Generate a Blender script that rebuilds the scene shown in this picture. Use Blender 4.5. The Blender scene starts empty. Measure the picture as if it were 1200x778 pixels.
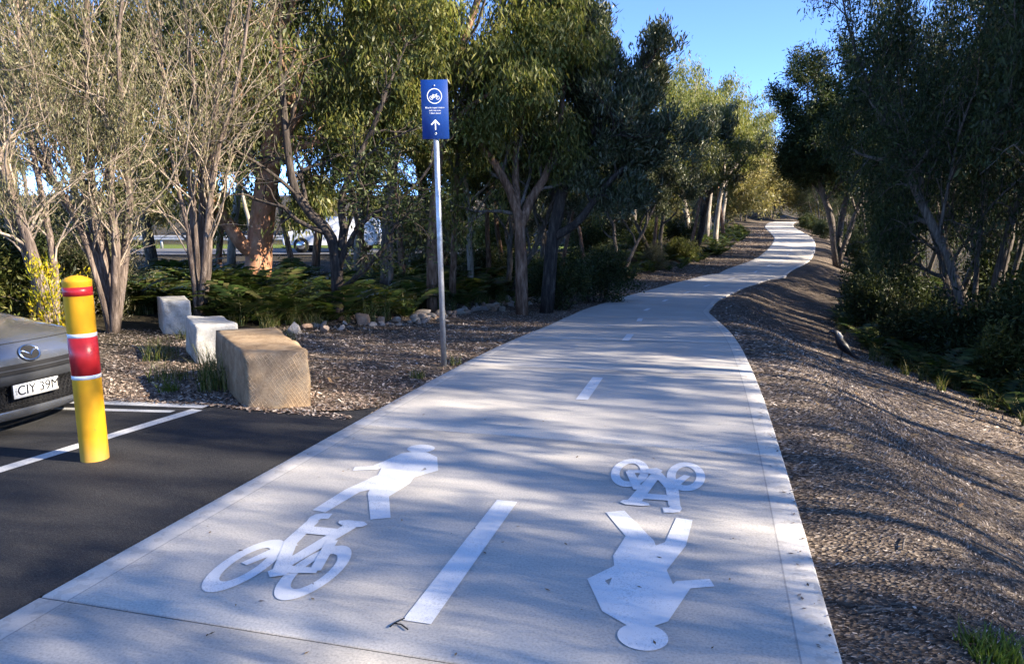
import bpy, math, random
import numpy as np
from mathutils import Vector, Matrix

SC = bpy.context.scene
COL = SC.collection
R = math.radians

# ------------------------------------------------------------------ camera, sky, sun, exposure
CAM_H, PITCH, FPX = 1.5, R(8.4), 867.0
cd = bpy.data.cameras.new('camera'); cam = bpy.data.objects.new('camera', cd); COL.objects.link(cam)
cam.location = (0, 0, CAM_H); cam.rotation_euler = (R(90) - PITCH, 0, 0)
cd.sensor_width = 36; cd.lens = 36 * FPX / 1200; cd.clip_start = .05; cd.clip_end = 3000
SC.camera = cam
SUN_EL, SUN_AZ = R(27), R(108)          # azimuth clockwise from +Y
W = bpy.data.worlds.new('World'); SC.world = W; W.use_nodes = True
wn = W.node_tree; sky = wn.nodes.new('ShaderNodeTexSky'); sky.sky_type = 'NISHITA'; sky.sun_disc = False
sky.sun_elevation = SUN_EL; sky.sun_rotation = SUN_AZ; sky.air_density = .42; sky.dust_density = 0.; sky.ozone_density = 4.4; sky.altitude = 4500
wn.nodes['Background'].inputs[1].default_value = .15
wn.links.new(sky.outputs[0], wn.nodes['Background'].inputs[0])
sl = bpy.data.lights.new('sun', 'SUN'); sl.energy = 3.3; sl.angle = R(.53); sl.color = (1, .88, .72)
so = bpy.data.objects.new('sun', sl); COL.objects.link(so)
sd = Vector((math.sin(SUN_AZ) * math.cos(SUN_EL), math.cos(SUN_AZ) * math.cos(SUN_EL), math.sin(SUN_EL)))
so.rotation_euler = sd.to_track_quat('Z', 'Y').to_euler(); so.location = (20, -5, 25)
SC.view_settings.view_transform = 'Standard'; SC.view_settings.look = 'None'
SC.view_settings.gamma = 1; SC.view_settings.exposure = 2.55; SC.view_settings.use_curve_mapping = False
SC.cycles.max_bounces = 6; SC.cycles.transparent_max_bounces = 6
SC.cycles.use_denoising = True

ORD = 'first second third fourth fifth sixth seventh eighth ninth tenth eleventh twelfth thirteenth fourteenth fifteenth sixteenth seventeenth eighteenth nineteenth twentieth'.split()
ORD += ['twenty-' + o for o in ORD[:9]] + ['thirtieth'] + ['thirty-' + o for o in ORD[:9]] + ['fortieth'] + ['forty-' + o for o in ORD[:9]]
CNT = {}
def nth(key): CNT[key] = CNT.get(key, 0) + 1; return ORD[CNT[key] - 1]
# ------------------------------------------------------------------ mesh helpers
def mesh_np(name, V, Fs, smooth=False, uv=None):
    me = bpy.data.meshes.new(name)
    V = np.asarray(V, np.float32); me.vertices.add(len(V)); me.vertices.foreach_set('co', V.ravel())
    idx, st, k = [], [], 0
    for F in Fs:
        F = np.asarray(F, np.int32)
        if not len(F): continue
        idx.append(F.ravel()); st.append(k + np.arange(len(F), dtype=np.int32) * F.shape[1]); k += F.size
    idx = np.concatenate(idx); st = np.concatenate(st)
    me.loops.add(len(idx)); me.loops.foreach_set('vertex_index', idx)
    me.polygons.add(len(st)); me.polygons.foreach_set('loop_start', st)
    me.update(calc_edges=True)
    if smooth: me.polygons.foreach_set('use_smooth', np.ones(len(st), bool))
    if uv is not None:
        l = me.uv_layers.new(name='UVMap'); l.data.foreach_set('uv', np.asarray(uv, np.float32)[idx].ravel())
    return me

class MB:
    def __init__(s): s.V = []; s.Q = []; s.T = []; s.n = 0
    def add(s, V, Q=None, T=None):
        V = np.asarray(V, float)
        if Q is not None and len(Q): s.Q.append(np.asarray(Q, int) + s.n)
        if T is not None and len(T): s.T.append(np.asarray(T, int) + s.n)
        s.V.append(V); s.n += len(V)
    def box(s, c, d, rz=0, M=None):
        c = np.array(c, float); d = np.array(d, float) / 2
        P = np.array([[x, y, z] for x in (-1, 1) for y in (-1, 1) for z in (-1, 1)]) * d
        ca, sa = math.cos(rz), math.sin(rz)
        P = P @ np.array([[ca, sa, 0], [-sa, ca, 0], [0, 0, 1]]) + c
        s.add(P, [[0, 1, 3, 2], [4, 6, 7, 5], [0, 4, 5, 1], [2, 3, 7, 6], [0, 2, 6, 4], [1, 5, 7, 3]])
    def tube(s, pts, rad, k=6, cap=True):
        P = np.asarray(pts, float); r = np.asarray(rad, float) * np.ones(len(P)); n = len(P)
        T = np.gradient(P, axis=0); T /= np.linalg.norm(T, axis=1)[:, None] + 1e-9
        ref = np.array([1., 0, 0]) if abs(T[:, 0]).mean() < .7 else np.array([0, 1., 0])
        A = np.cross(T, ref); A /= np.linalg.norm(A, axis=1)[:, None] + 1e-9; B = np.cross(T, A)
        a = np.arange(k) * 2 * math.pi / k
        V = P[:, None] + r[:, None, None] * (np.cos(a)[None, :, None] * A[:, None] + np.sin(a)[None, :, None] * B[:, None])
        i = np.arange(n - 1)[:, None] * k; j = np.arange(k)[None]; j2 = (j + 1) % k
        Q = np.stack([i + j, i + k + j, i + k + j2, i + j2], -1).reshape(-1, 4)
        V = V.reshape(-1, 3); T3 = []
        if cap:
            V = np.vstack([V, P[:1], P[-1:]]); m = n * k
            T3 = [[m, (q), (q + 1) % k] for q in range(k)] + [[m + 1, (n - 1) * k + (q + 1) % k, (n - 1) * k + q] for q in range(k)]
        s.add(V, Q, T3)
    def lathe(s, prof, k=32, c=(0, 0, 0)):
        a = np.arange(k) * 2 * math.pi / k; pr = np.array(prof, float); n = len(pr)
        V = np.stack([pr[:, 0, None] * np.cos(a), pr[:, 0, None] * np.sin(a), pr[:, 1, None] + 0 * a], -1).reshape(-1, 3) + np.array(c)
        i = np.arange(n - 1)[:, None] * k; j = np.arange(k)[None]; j2 = (j + 1) % k
        s.add(V, np.stack([i + j, i + j2, i + k + j2, i + k + j], -1).reshape(-1, 4))
    def quads(s, V4):
        V4 = np.asarray(V4, float).reshape(-1, 4, 3); n = len(V4)
        s.add(V4.reshape(-1, 3), np.arange(n * 4).reshape(n, 4))
    def mesh(s, name, smooth=False):
        return mesh_np(name, np.vstack(s.V), [np.vstack(q) for q in (s.Q, s.T) if q], smooth)
    def build(s, name, m, parent=None, smooth=False):
        return link(name, s.mesh(name, smooth), m, parent)

def link(name, me, m=None, parent=None):
    o = bpy.data.objects.new(name, me); COL.objects.link(o)
    if m is not None and not me.materials: me.materials.append(m)
    if parent is not None: o.parent = parent
    return o
def tag(o, label=None, cat=None, group=None, kind=None):
    for k, v in (('label', label), ('category', cat), ('group', group), ('kind', kind)):
        if v: o[k] = v
    return o
def empty(name, loc=(0, 0, 0), rz=0):
    o = bpy.data.objects.new(name, None); COL.objects.link(o); o.location = loc; o.rotation_euler = (0, 0, rz); o.empty_display_size = .1
    return o
CH = {}
def copy_thing(root, loc, rz=0, sc=(1, 1, 1), label=None, group=None):
    kids = CH.get(root.name)
    if kids is None: kids = CH[root.name] = [o for o in bpy.data.objects if o.parent == root]
    c = root.copy(); COL.objects.link(c); c.location = loc; c.rotation_euler = (0, 0, rz); c.scale = sc
    for k in kids:
        d = k.copy(); COL.objects.link(d); d.parent = c
    if label: c['label'] = label
    if group: c['group'] = group
    return c
def bevel(o, w=.01, seg=2):
    b = o.modifiers.new('bevel', 'BEVEL'); b.width = w; b.segments = seg; b.limit_method = 'ANGLE'; b.angle_limit = R(40)
    return o

# ------------------------------------------------------------------ materials
def new_mat(name, rough=.8, spec=.3):
    m = bpy.data.materials.new(name); m.use_nodes = True; nt = m.node_tree; b = nt.nodes['Principled BSDF']
    b.inputs['Roughness'].default_value = rough; b.inputs['Specular IOR Level'].default_value = spec
    return m, nt, b
def N(nt, t, **kw):
    n = nt.nodes.new(t)
    for k, v in kw.items():
        if k in n.inputs: n.inputs[k].default_value = v
        else: setattr(n, k, v)
    return n
def ramp(nt, fac, stops, interp='LINEAR'):
    n = nt.nodes.new('ShaderNodeValToRGB'); e = n.color_ramp.elements; n.color_ramp.interpolation = interp
    while len(e) < len(stops): e.new(.5)
    for q, (p, c) in zip(e, stops): q.position = p; q.color = (*c, 1) if len(c) == 3 else c
    nt.links.new(fac, n.inputs[0]); return n.outputs[0]
def noise(nt, scale, detail=4, vec=None, rough=.55):
    n = N(nt, 'ShaderNodeTexNoise', Scale=scale, Detail=detail, Roughness=rough)
    if vec is not None: nt.links.new(vec, n.inputs['Vector'])
    return n.outputs['Fac']
def mapping(nt, scale, src='Object', rot=(0, 0, 0)):
    t = nt.nodes.new('ShaderNodeTexCoord'); mp = nt.nodes.new('ShaderNodeMapping'); mp.inputs['Scale'].default_value = scale
    mp.inputs['Rotation'].default_value = rot
    nt.links.new(t.outputs[src], mp.inputs[0]); return mp.outputs[0]
def mix(nt, fac, a, b, mode='MIX'):
    n = nt.nodes.new('ShaderNodeMix'); n.data_type = 'RGBA'; n.blend_type = mode
    for i, v in ((0, fac), (6, a), (7, b)):
        if hasattr(v, 'node'): nt.links.new(v, n.inputs[i])
        else: n.inputs[i].default_value = v if i == 0 else (*v, 1)
    return n.outputs[2]
def mathn(nt, op, a, b=0.0):
    n = nt.nodes.new('ShaderNodeMath'); n.operation = op
    for i, v in ((0, a), (1, b)):
        if hasattr(v, 'node'): nt.links.new(v, n.inputs[i])
        else: n.inputs[i].default_value = v
    return n.outputs[0]
def bump(nt, b, h, strength=.3, dist=.01):
    n = nt.nodes.new('ShaderNodeBump'); n.inputs['Strength'].default_value = strength; n.inputs['Distance'].default_value = dist
    nt.links.new(h, n.inputs['Height']); nt.links.new(n.outputs[0], b.inputs['Normal']); return n
def island(nt): return nt.nodes.new('ShaderNodeNewGeometry').outputs['Random Per Island']
def setc(nt, b, c): nt.links.new(c, b.inputs['Base Color'])

def plain(name, col, rough=.6, metal=0, spec=.4, var=.15, scale=12):
    m, nt, b = new_mat(name, rough, spec); b.inputs['Metallic'].default_value = metal
    c2 = tuple(x * (1 - var) for x in col); c3 = tuple(min(1, x * (1 + var * .5)) for x in col)
    setc(nt, b, ramp(nt, noise(nt, scale, 5, mapping(nt, (1, 1, 1))), [(.3, c2), (.7, c3)])); return m
def leaf_mat(name, cols, trans=.35, rough=.45, spec=.3, ns=.9, lo=.62):
    m, nt, b = new_mat(name, rough, spec)
    c = ramp(nt, island(nt), [((i + .5) / len(cols), q) for i, q in enumerate(cols)])
    n = noise(nt, ns, 2, mapping(nt, (1, 1, 1)))
    c = mix(nt, 1.0, c, ramp(nt, n, [(.3, (lo, lo + .04, lo)), (.7, (1.25, 1.2, 1.05))]), 'MULTIPLY')
    setc(nt, b, c)
    t = nt.nodes.new('ShaderNodeBsdfTranslucent'); nt.links.new(mix(nt, 1., c, (1.15, 1.15, .7), 'MULTIPLY'), t.inputs[0])
    ms = nt.nodes.new('ShaderNodeMixShader'); ms.inputs[0].default_value = trans
    nt.links.new(b.outputs[0], ms.inputs[1]); nt.links.new(t.outputs[0], ms.inputs[2])
    nt.links.new(ms.outputs[0], nt.nodes['Material Output'].inputs[0]); return m
def bark_mat(name, dark, mid, light, sc=(9, 9, 1.6), bs=.6):
    m, nt, b = new_mat(name, .9, .15)
    v = mapping(nt, sc); n = noise(nt, 2.2, 8, v, .65)
    c = ramp(nt, n, [(.32, dark), (.5, mid), (.68, light)])
    n2 = noise(nt, 1.3, 3, mapping(nt, (1, 1, .7)))
    c = mix(nt, 1., c, ramp(nt, n2, [(.3, (.65, .65, .68)), (.7, (1.2, 1.15, 1.08))]), 'MULTIPLY')
    setc(nt, b, c); bump(nt, b, n, bs, .03); return m

M = {}
# concrete of the path: UV = (lateral, along) in metres
m, nt, b = new_mat('concrete', .82, .25)
tc = nt.nodes.new('ShaderNodeUVMap').outputs[0]
sx = nt.nodes.new('ShaderNodeSeparateXYZ'); nt.links.new(tc, sx.inputs[0])
mp = nt.nodes.new('ShaderNodeMapping'); mp.inputs['Scale'].default_value = (3, 60, 1); nt.links.new(tc, mp.inputs[0])
brush = noise(nt, 2, 6, mp.outputs[0], .7); fine = noise(nt, 90, 3, tc, .7); big = noise(nt, .8, 5, tc); spots = noise(nt, 14, 2, tc)
c = ramp(nt, big, [(.25, (.42, .395, .36)), (.5, (.50, .472, .432)), (.75, (.56, .53, .485))])
c = mix(nt, 1., c, ramp(nt, brush, [(.3, (.93, .93, .93)), (.7, (1.06, 1.06, 1.06))]), 'MULTIPLY')
c = mix(nt, 1., c, ramp(nt, fine, [(.3, (.72, .72, .72)), (.55, (1.03, 1.03, 1.03)), (.8, (1.16, 1.16, 1.16))]), 'MULTIPLY')
ax = mathn(nt, 'ABSOLUTE', sx.outputs[0])
band = mathn(nt, 'GREATER_THAN', ax, 1.402)
c = mix(nt, mathn(nt, 'MULTIPLY', band, .55), c, (.60, .57, .525))
line = mathn(nt, 'MULTIPLY', mathn(nt, 'GREATER_THAN', ax, 1.394), mathn(nt, 'LESS_THAN', ax, 1.402))
c = mix(nt, mathn(nt, 'MULTIPLY', line, .5), c, (.2, .2, .2))
# grit and leaf stains creeping in from the sides
edge = nt.nodes.new('ShaderNodeMapRange'); nt.links.new(ax, edge.inputs[0]); edge.inputs[1].default_value = 1.15; edge.inputs[2].default_value = 1.56
st = mathn(nt, 'MULTIPLY', edge.outputs[0], mathn(nt, 'GREATER_THAN', spots, .56))
c = mix(nt, mathn(nt, 'MULTIPLY', st, .28), c, (.2, .17, .14))
setc(nt, b, c); bump(nt, b, mathn(nt, 'ADD', brush, mathn(nt, 'MULTIPLY', fine, .8)), .35, .004); M['concrete'] = m
# painted white markings, slightly worn
m, nt, b = new_mat('white_paint', .6, .3)
o_ = mapping(nt, (1, 1, 1)); n1 = noise(nt, 130, 3, o_, .7); n2 = noise(nt, 5, 3, o_)
w_ = mathn(nt, 'GREATER_THAN', mathn(nt, 'ADD', n1, mathn(nt, 'MULTIPLY', n2, .35)), .765)
setc(nt, b, mix(nt, mathn(nt, 'MULTIPLY', w_, .45), ramp(nt, n2, [(.3, (.70, .71, .72)), (.7, (.82, .82, .82))]), (.4, .4, .4))); bump(nt, b, n1, .25, .002); M['paint'] = m
m, nt, b = new_mat('worn_line_paint', .7, .3)
n1 = noise(nt, 70, 4, mapping(nt, (1, 1, 1)), .7)
setc(nt, b, ramp(nt, n1, [(.3, (.16, .16, .16)), (.42, (.55, .55, .54)), (.7, (.68, .68, .66))])); bump(nt, b, n1, .4, .004); M['line_paint'] = m
# asphalt
m, nt, b = new_mat('asphalt', .85, .3); o_ = mapping(nt, (1, 1, 1))
v = N(nt, 'ShaderNodeTexVoronoi', Scale=190.); nt.links.new(o_, v.inputs[0]); big = noise(nt, 1.1, 5, o_)
c = ramp(nt, v.outputs['Color'], [(.0, (.014, .014, .016)), (.6, (.032, .032, .034)), (1., (.06, .059, .057))])
c = mix(nt, 1., c, ramp(nt, big, [(.3, (.8, .8, .8)), (.7, (1.25, 1.22, 1.18))]), 'MULTIPLY')
setc(nt, b, c); bump(nt, b, mathn(nt, 'ADD', v.outputs['Distance'], noise(nt, 60, 3, o_)), .7, .006); M['asphalt'] = m
# ground: chipped mulch and leaf litter
m, nt, b = new_mat('mulch_ground', .95, .15); o_ = mapping(nt, (1, 1, 1))
v = N(nt, 'ShaderNodeTexVoronoi', Scale=42.); nt.links.new(mapping(nt, (1, 1.7, 1), rot=(0, 0, .5)), v.inputs[0])
c = ramp(nt, v.outputs['Color'], [(.05, (.035, .028, .022)), (.4, (.10, .08, .065)), (.75, (.2, .165, .135)), (1., (.36, .32, .27))])
big = noise(nt, .6, 5, o_)
c = mix(nt, 1., c, ramp(nt, big, [(.3, (.7, .68, .66)), (.7, (1.2, 1.15, 1.08))]), 'MULTIPLY')
at = nt.nodes.new('ShaderNodeAttribute'); at.attribute_name = 'wood'
litter = ramp(nt, noise(nt, 9, 6, o_, .7), [(.3, (.02, .018, .012)), (.55, (.055, .045, .028)), (.75, (.11, .09, .05))])
c = mix(nt, at.outputs['Fac'], c, litter)
at2 = nt.nodes.new('ShaderNodeAttribute'); at2.attribute_name = 'lawn'
c = mix(nt, at2.outputs['Fac'], c, ramp(nt, noise(nt, 3, 6, o_, .7), [(.3, (.07, .11, .02)), (.7, (.16, .2, .045))]))
setc(nt, b, c); bump(nt, b, mathn(nt, 'ADD', v.outputs['Distance'], noise(nt, 18, 4, o_)), .8, .03); M['ground'] = m
def chip_mat(name, cols):
    m, nt, b = new_mat(name, .9, .2)
    setc(nt, b, ramp(nt, island(nt), [((i + .5) / len(cols), q) for i, q in enumerate(cols)])); return m
M['chips'] = chip_mat('wood_chips', [(.06, .045, .036), (.13, .098, .078), (.21, .165, .135), (.28, .225, .185), (.36, .3, .25), (.17, .115, .08), (.5, .43, .36)])
M['chips_l'] = chip_mat('brown_chips', [(.06, .042, .032), (.14, .10, .075), (.24, .175, .13), (.34, .26, .2), (.18, .11, .075), (.42, .34, .27), (.55, .47, .39)])
M['litter'] = chip_mat('dry_leaves', [(.10, .06, .03), (.2, .12, .06), (.3, .2, .1), (.13, .1, .06)])
# leaves
M['gum_leaf'] = leaf_mat('gum_leaf', [(.06, .08, .022), (.10, .12, .034), (.155, .165, .05), (.22, .21, .075)], .42)
M['lime_leaf'] = leaf_mat('lime_leaf', [(.10, .13, .03), (.16, .18, .045), (.21, .215, .06), (.26, .25, .09)], .4)
M['banksia_leaf'] = leaf_mat('banksia_leaf', [(.035, .05, .02), (.06, .078, .036), (.095, .11, .06), (.17, .175, .125)], .2, .4, .4)
M['dark_leaf'] = leaf_mat('dark_leaf', [(.02, .034, .012), (.034, .052, .017), (.052, .07, .025), (.09, .105, .045)], .25, .5, .22)
M['tea_leaf'] = leaf_mat('tea_leaf', [(.09, .095, .045), (.14, .135, .07), (.2, .185, .11), (.25, .225, .15)], .3)
M['scrub_leaf'] = leaf_mat('scrub_leaf', [(.12, .12, .04), (.2, .185, .07), (.27, .235, .11), (.33, .28, .15)], .35)
M['fern_leaf'] = leaf_mat('fern_leaf', [(.03, .055, .014), (.05, .085, .022), (.075, .115, .03), (.12, .15, .045), (.13, .12, .05)], .35, .45, .3, 2.2, .45)
M['bright_fern'] = leaf_mat('bright_fern', [(.07, .12, .02), (.11, .17, .035), (.16, .21, .05)], .45)
M['grass'] = leaf_mat('grass_blade', [(.05, .085, .02), (.09, .12, .035), (.16, .165, .06), (.28, .24, .12)], .35)
M['yellow_leaf'] = leaf_mat('yellow_leaf', [(.22, .24, .02), (.4, .36, .02), (.55, .45, .03), (.6, .42, .02)], .4)
# bark
M['paperbark'] = bark_mat('paperbark', (.05, .038, .031), (.145, .113, .093), (.33, .27, .225), (14, 14, 1.1), .9)
M['twig'] = bark_mat('pale_twig', (.14, .112, .088), (.27, .222, .175), (.44, .37, .30), (9, 9, 3), .2)
M['grey_bark'] = bark_mat('grey_bark', (.05, .042, .036), (.13, .112, .095), (.26, .225, .195))
M['dark_bark'] = bark_mat('dark_bark', (.022, .019, .017), (.055, .046, .04), (.12, .10, .085))
M['brown_bark'] = bark_mat('brown_bark', (.07, .04, .026), (.2, .12, .08), (.37, .25, .18))
M['pale_bark'] = bark_mat('pale_bark', (.16, .14, .11), (.33, .29, .24), (.5, .45, .38))
m, nt, b = new_mat('orange_bark', .75, .25)
n = noise(nt, 2.4, 6, mapping(nt, (2, 2, 1.1)), .6); n2 = noise(nt, 9, 5, mapping(nt, (2, 2, 1)))
c = ramp(nt, n, [(.28, (.09, .055, .04)), (.36, (.27, .125, .065)), (.52, (.42, .215, .125)), (.7, (.5, .32, .21))])
c = mix(nt, 1., c, ramp(nt, n2, [(.3, (.75, .72, .7)), (.7, (1.15, 1.12, 1.1))]), 'MULTIPLY'); setc(nt, b, c); bump(nt, b, n, .7, .04); M['orange_bark'] = m
# stone
def stone(name, dark, mid, light, saw=False):
    m, nt, b = new_mat(name, .9, .2); o_ = mapping(nt, (1, 1, 1))
    n = noise(nt, 5, 8, o_, .65); n2 = noise(nt, 45, 5, o_, .7)
    c = ramp(nt, n, [(.3, dark), (.5, mid), (.7, light)])
    c = mix(nt, 1., c, ramp(nt, n2, [(.3, (.8, .79, .77)), (.7, (1.12, 1.12, 1.1))]), 'MULTIPLY')
    h = mathn(nt, 'MULTIPLY', n2, .5)
    if saw:
        for rot, sc_ in ((.55, 11.0), (-.9, 8.2)):
            w = N(nt, 'ShaderNodeTexWave', Scale=sc_, Distortion=5.5, Detail=4.0); w.inputs['Detail Scale'].default_value = .7; w.bands_direction = 'X'
            nt.links.new(mapping(nt, (1, 1, 1), rot=(0, rot, 0)), w.inputs[0])
            lines = ramp(nt, w.outputs['Fac'], [(.84, (0, 0, 0)), (.97, (1, 1, 1))])
            br = mathn(nt, 'MULTIPLY', lines, ramp(nt, noise(nt, 7, 4, o_), [(.38, (0, 0, 0)), (.6, (.85, .85, .85))]))
            geo = nt.nodes.new('ShaderNodeTexCoord'); sn = nt.nodes.new('ShaderNodeSeparateXYZ'); nt.links.new(geo.outputs['Normal'], sn.inputs[0])
            br = mathn(nt, 'MULTIPLY', br, mathn(nt, 'GREATER_THAN', mathn(nt, 'ABSOLUTE', sn.outputs[1]), .75))
            c = mix(nt, mathn(nt, 'MULTIPLY', br, .6), c, tuple(min(1, x * 1.75) for x in mid))
            h = mathn(nt, 'ADD', h, mathn(nt, 'MULTIPLY', br, .5))
    setc(nt, b, c); bump(nt, b, h, .7, .015); return m
M['sandstone'] = stone('brown_sandstone', (.17, .112, .066), (.30, .212, .13), (.41, .31, .20), True)
M['grey_stone'] = stone('pale_grey_stone', (.26, .245, .215), (.46, .445, .405), (.6, .58, .54))
m, nt, b = new_mat('rubble_stone', .92, .2); o_ = mapping(nt, (1, 1, 1))
oi = nt.nodes.new('ShaderNodeObjectInfo').outputs['Random']
c = ramp(nt, oi, [(.0, (.36, .31, .25)), (.2, (.46, .4, .33)), (.4, (.38, .25, .17)), (.6, (.52, .47, .41)), (.8, (.3, .27, .25)), (1., (.44, .32, .23))])
c = mix(nt, 1., c, ramp(nt, noise(nt, 16, 6, o_, .7), [(.3, (.6, .58, .55)), (.7, (1.2, 1.18, 1.15))]), 'MULTIPLY'); setc(nt, b, c); bump(nt, b, noise(nt, 30, 5, o_), .6, .02); M['rubble'] = m
# manufactured
m, nt, b = new_mat('yellow_paint', .6, .3); o_ = mapping(nt, (1, 1, 1))
c = ramp(nt, noise(nt, 3.5, 5, o_), [(.3, (.58, .275, .01)), (.6, (.74, .37, .012)), (.8, (.78, .43, .03))])
sc_n = noise(nt, 28, 6, mapping(nt, (1, 1, .35)), .75)
c = mix(nt, mathn(nt, 'MULTIPLY', mathn(nt, 'GREATER_THAN', sc_n, .65), .6), c, (.2, .15, .06))
sz = nt.nodes.new('ShaderNodeSeparateXYZ'); nt.links.new(o_, sz.inputs[0])
low = nt.nodes.new('ShaderNodeMapRange'); nt.links.new(sz.outputs[2], low.inputs[0]); low.inputs[1].default_value = .16; low.inputs[2].default_value = 0
c = mix(nt, mathn(nt, 'MULTIPLY', low.outputs[0], mathn(nt, 'MULTIPLY', noise(nt, 14, 4, o_), .9)), c, (.22, .17, .09))
setc(nt, b, c); bump(nt, b, noise(nt, 30, 4, o_), .12, .004); M['yellow'] = m
M['red_band'] = plain('red_reflective', (.5, .02, .025), .35, 0, .5, .2, 20); M['white_band'] = plain('white_reflective', (.75, .75, .76), .4, 0, .5, .12, 25)
M['galv'] = plain('galvanised_steel', (.48, .5, .52), .42, .75, .5, .25, 22)
M['sign_blue'] = plain('sign_blue', (.006, .038, .19), .35, 0, .4, .1, 6)
M['sign_white'] = plain('sign_white', (.8, .82, .84), .5, 0, .4, .04)
m, nt, b = new_mat('silver_car_paint', .2, .5); b.inputs['Metallic'].default_value = .75; b.inputs['Coat Weight'].default_value = 1.0; b.inputs['Coat Roughness'].default_value = .06
setc(nt, b, ramp(nt, noise(nt, 700, 2, mapping(nt, (1, 1, 1))), [(.3, (.17, .182, .205)), (.7, (.24, .256, .285))])); M['silver'] = m
M['white_car'] = plain('white_car_paint', (.75, .75, .75), .25, 0, .5, .03)
M['black_plastic'] = plain('black_plastic', (.010, .010, .011), .6, 0, .2, .2, 30)
M['grey_plastic'] = plain('grey_bumper', (.035, .037, .041), .4, 0, .4, .1)
M['chrome'] = plain('chrome', (.72, .73, .75), .12, 1, .5, .05); M['rubber'] = plain('tyre_rubber', (.018, .018, .018), .85, 0, .3, .2, 20)
M['glass'] = plain('car_glass', (.015, .02, .024), .05, 0, .6, .05); M['lamp_glass'] = plain('headlamp_glass', (.5, .53, .56), .08, .3, .6, .15, 30)
M['plate_white'] = plain('plate_white', (.74, .74, .72), .45, 0, .4, .06); M['ink'] = plain('black_ink', (.01, .01, .012), .6, 0, .3, .05)
M['road'] = plain('road_asphalt', (.13, .13, .135), .9, 0, .2, .2, 2)
M['rail'] = plain('rail_steel', (.4, .41, .42), .5, .6, .4, .15, 5)
M['black_feather'] = plain('black_feather', (.012, .012, .015), .5, 0, .4, .3, 40); M['grey_feather'] = plain('grey_feather', (.35, .34, .32), .7, 0, .3, .2, 40)
M['twig_black'] = plain('black_twig', (.012, .011, .011), .8)

# ------------------------------------------------------------------ path line and land
CY = np.array([-40, -10, 2.4, 3.11, 4.46, 6.81, 10, 12.3, 18.3, 23.5, 30, 38, 44.3, 53.5, 63, 83, 100, 118, 140])
CX = np.array([-11.6, -3.72, -.44, -.25, .12, .74, 1.52, 2.05, 3.28, 4.98, 7.85, 12.6, 16.2, 20.2, 23.9, 29.6, 36, 47, 66])
ys = np.concatenate([np.arange(-40, -6, 1.), np.arange(-6, 35, .1), np.arange(35, 138, .5)])
xs = np.interp(ys, CY, CX)
for _ in range(60):
    w_ = np.where(ys > 34, .5, .5); xs[1:-1] = xs[1:-1] * (1 - w_[1:-1]) + w_[1:-1] * .5 * (xs[:-2] + xs[2:])
GY = np.array([-60, 6.5, 8.5, 10.4, 12.3, 18.5, 23.5, 30, 34, 44, 63, 81, 95, 130, 400, 900])
GZ = np.array([0, 0, -.04, -.13, -.26, -.68, -.9, -1.05, -1.0, -.73, .2, .95, 1.45, 2.2, 8., 20.])
_gy = np.arange(-60, 900, .25); _gz = np.interp(_gy, GY, GZ)
for _ in range(30): _gz[1:-1] = .5 * _gz[1:-1] + .25 * (_gz[:-2] + _gz[2:])
def G(y): return np.interp(y, _gy, _gz)
CP = np.stack([xs, ys], 1); CT = np.gradient(CP, axis=0); CT /= np.linalg.norm(CT, axis=1)[:, None]
CN = np.stack([CT[:, 1], -CT[:, 0]], 1); CS = np.concatenate([[0], np.cumsum(np.linalg.norm(np.diff(CP, axis=0), axis=1))])
HW = 1.54
def lateral(x, y):
    x = np.atleast_1d(np.asarray(x, float)).ravel(); y = np.atleast_1d(np.asarray(y, float)).ravel(); out = np.empty(len(x))
    cp = CP[::2]; cn = CN[::2]
    for a in range(0, len(x), 20000):
        q = np.stack([x[a:a + 20000], y[a:a + 20000]], 1)
        i = np.argmin((q[:, 0, None] - cp[None, :, 0]) ** 2 + (q[:, 1, None] - cp[None, :, 1]) ** 2, 1)
        out[a:a + 20000] = ((q - cp[i]) * cn[i]).sum(1)
    return out
def sm(a, b, x): t = np.clip((x - a) / (b - a), 0, 1); return t * t * (3 - 2 * t)
def vnoise(x, y):
    return (np.sin(x * 1.3 + 1.7 * np.sin(y * .9)) + np.sin(y * 1.7 + 2.1 * np.sin(x * .7 + 1)) + .6 * np.sin(x * 3.1 + y * 2.3) + .5 * np.sin(x * 5.3 - y * 4.1)) / 3.1
def Hh(x, y, l=None):
    x = np.atleast_1d(np.asarray(x, float)).ravel(); y = np.atleast_1d(np.asarray(y, float)).ravel()
    if l is None: l = lateral(x, y)
    z = G(y) - .03
    dr = l - HW; d = np.clip(dr - .25, 0, 5.2); z = z - .30 * d * sm(-.4, 1.2, d) + .05 * np.clip(dr - 11, 0, 80)
    dl = -l - HW; w = sm(1.2, 8, dl); gl = np.interp(y, [-60, 30, 50, 75, 110, 400, 900], [0, 0, .05, .9, 3., 16, 30]) - .03
    z = z * (1 - w) + gl * w
    z = z - .04 * np.clip(-2.6 - x, 0, 4.5) * sm(9.5, 6.5, y) * (x < -2.6)
    z = z + .013 * vnoise(x, y) * np.clip(np.maximum(dr - .15, np.where(y > 6.6, dl - .15, dl - 12)), 0, 1.5)
    return z
def H1(x, y): return float(Hh(x, y)[0])
def pix(px, py, d):
    """point at forward distance d (world y) seen towards a reference direction"""
    x = (px - 600) / FPX; v = (389 - py) / FPX
    r = np.array([x, math.cos(PITCH) + v * math.sin(PITCH), -math.sin(PITCH) + v * math.cos(PITCH)])
    return np.array([0, 0, CAM_H]) + r * (d / r[1])
def ground_pt(px, py, dmax=90):
    d = np.geomspace(2, dmax, 1500); a = pix(px, py, 1.) - np.array([0, 0, CAM_H])
    x, y, z = a[0] * d, a[1] * d, CAM_H + a[2] * d
    i = int(np.argmax(z <= Hh(x, y))); return np.array([x[i], y[i], H1(x[i], y[i])])
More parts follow.
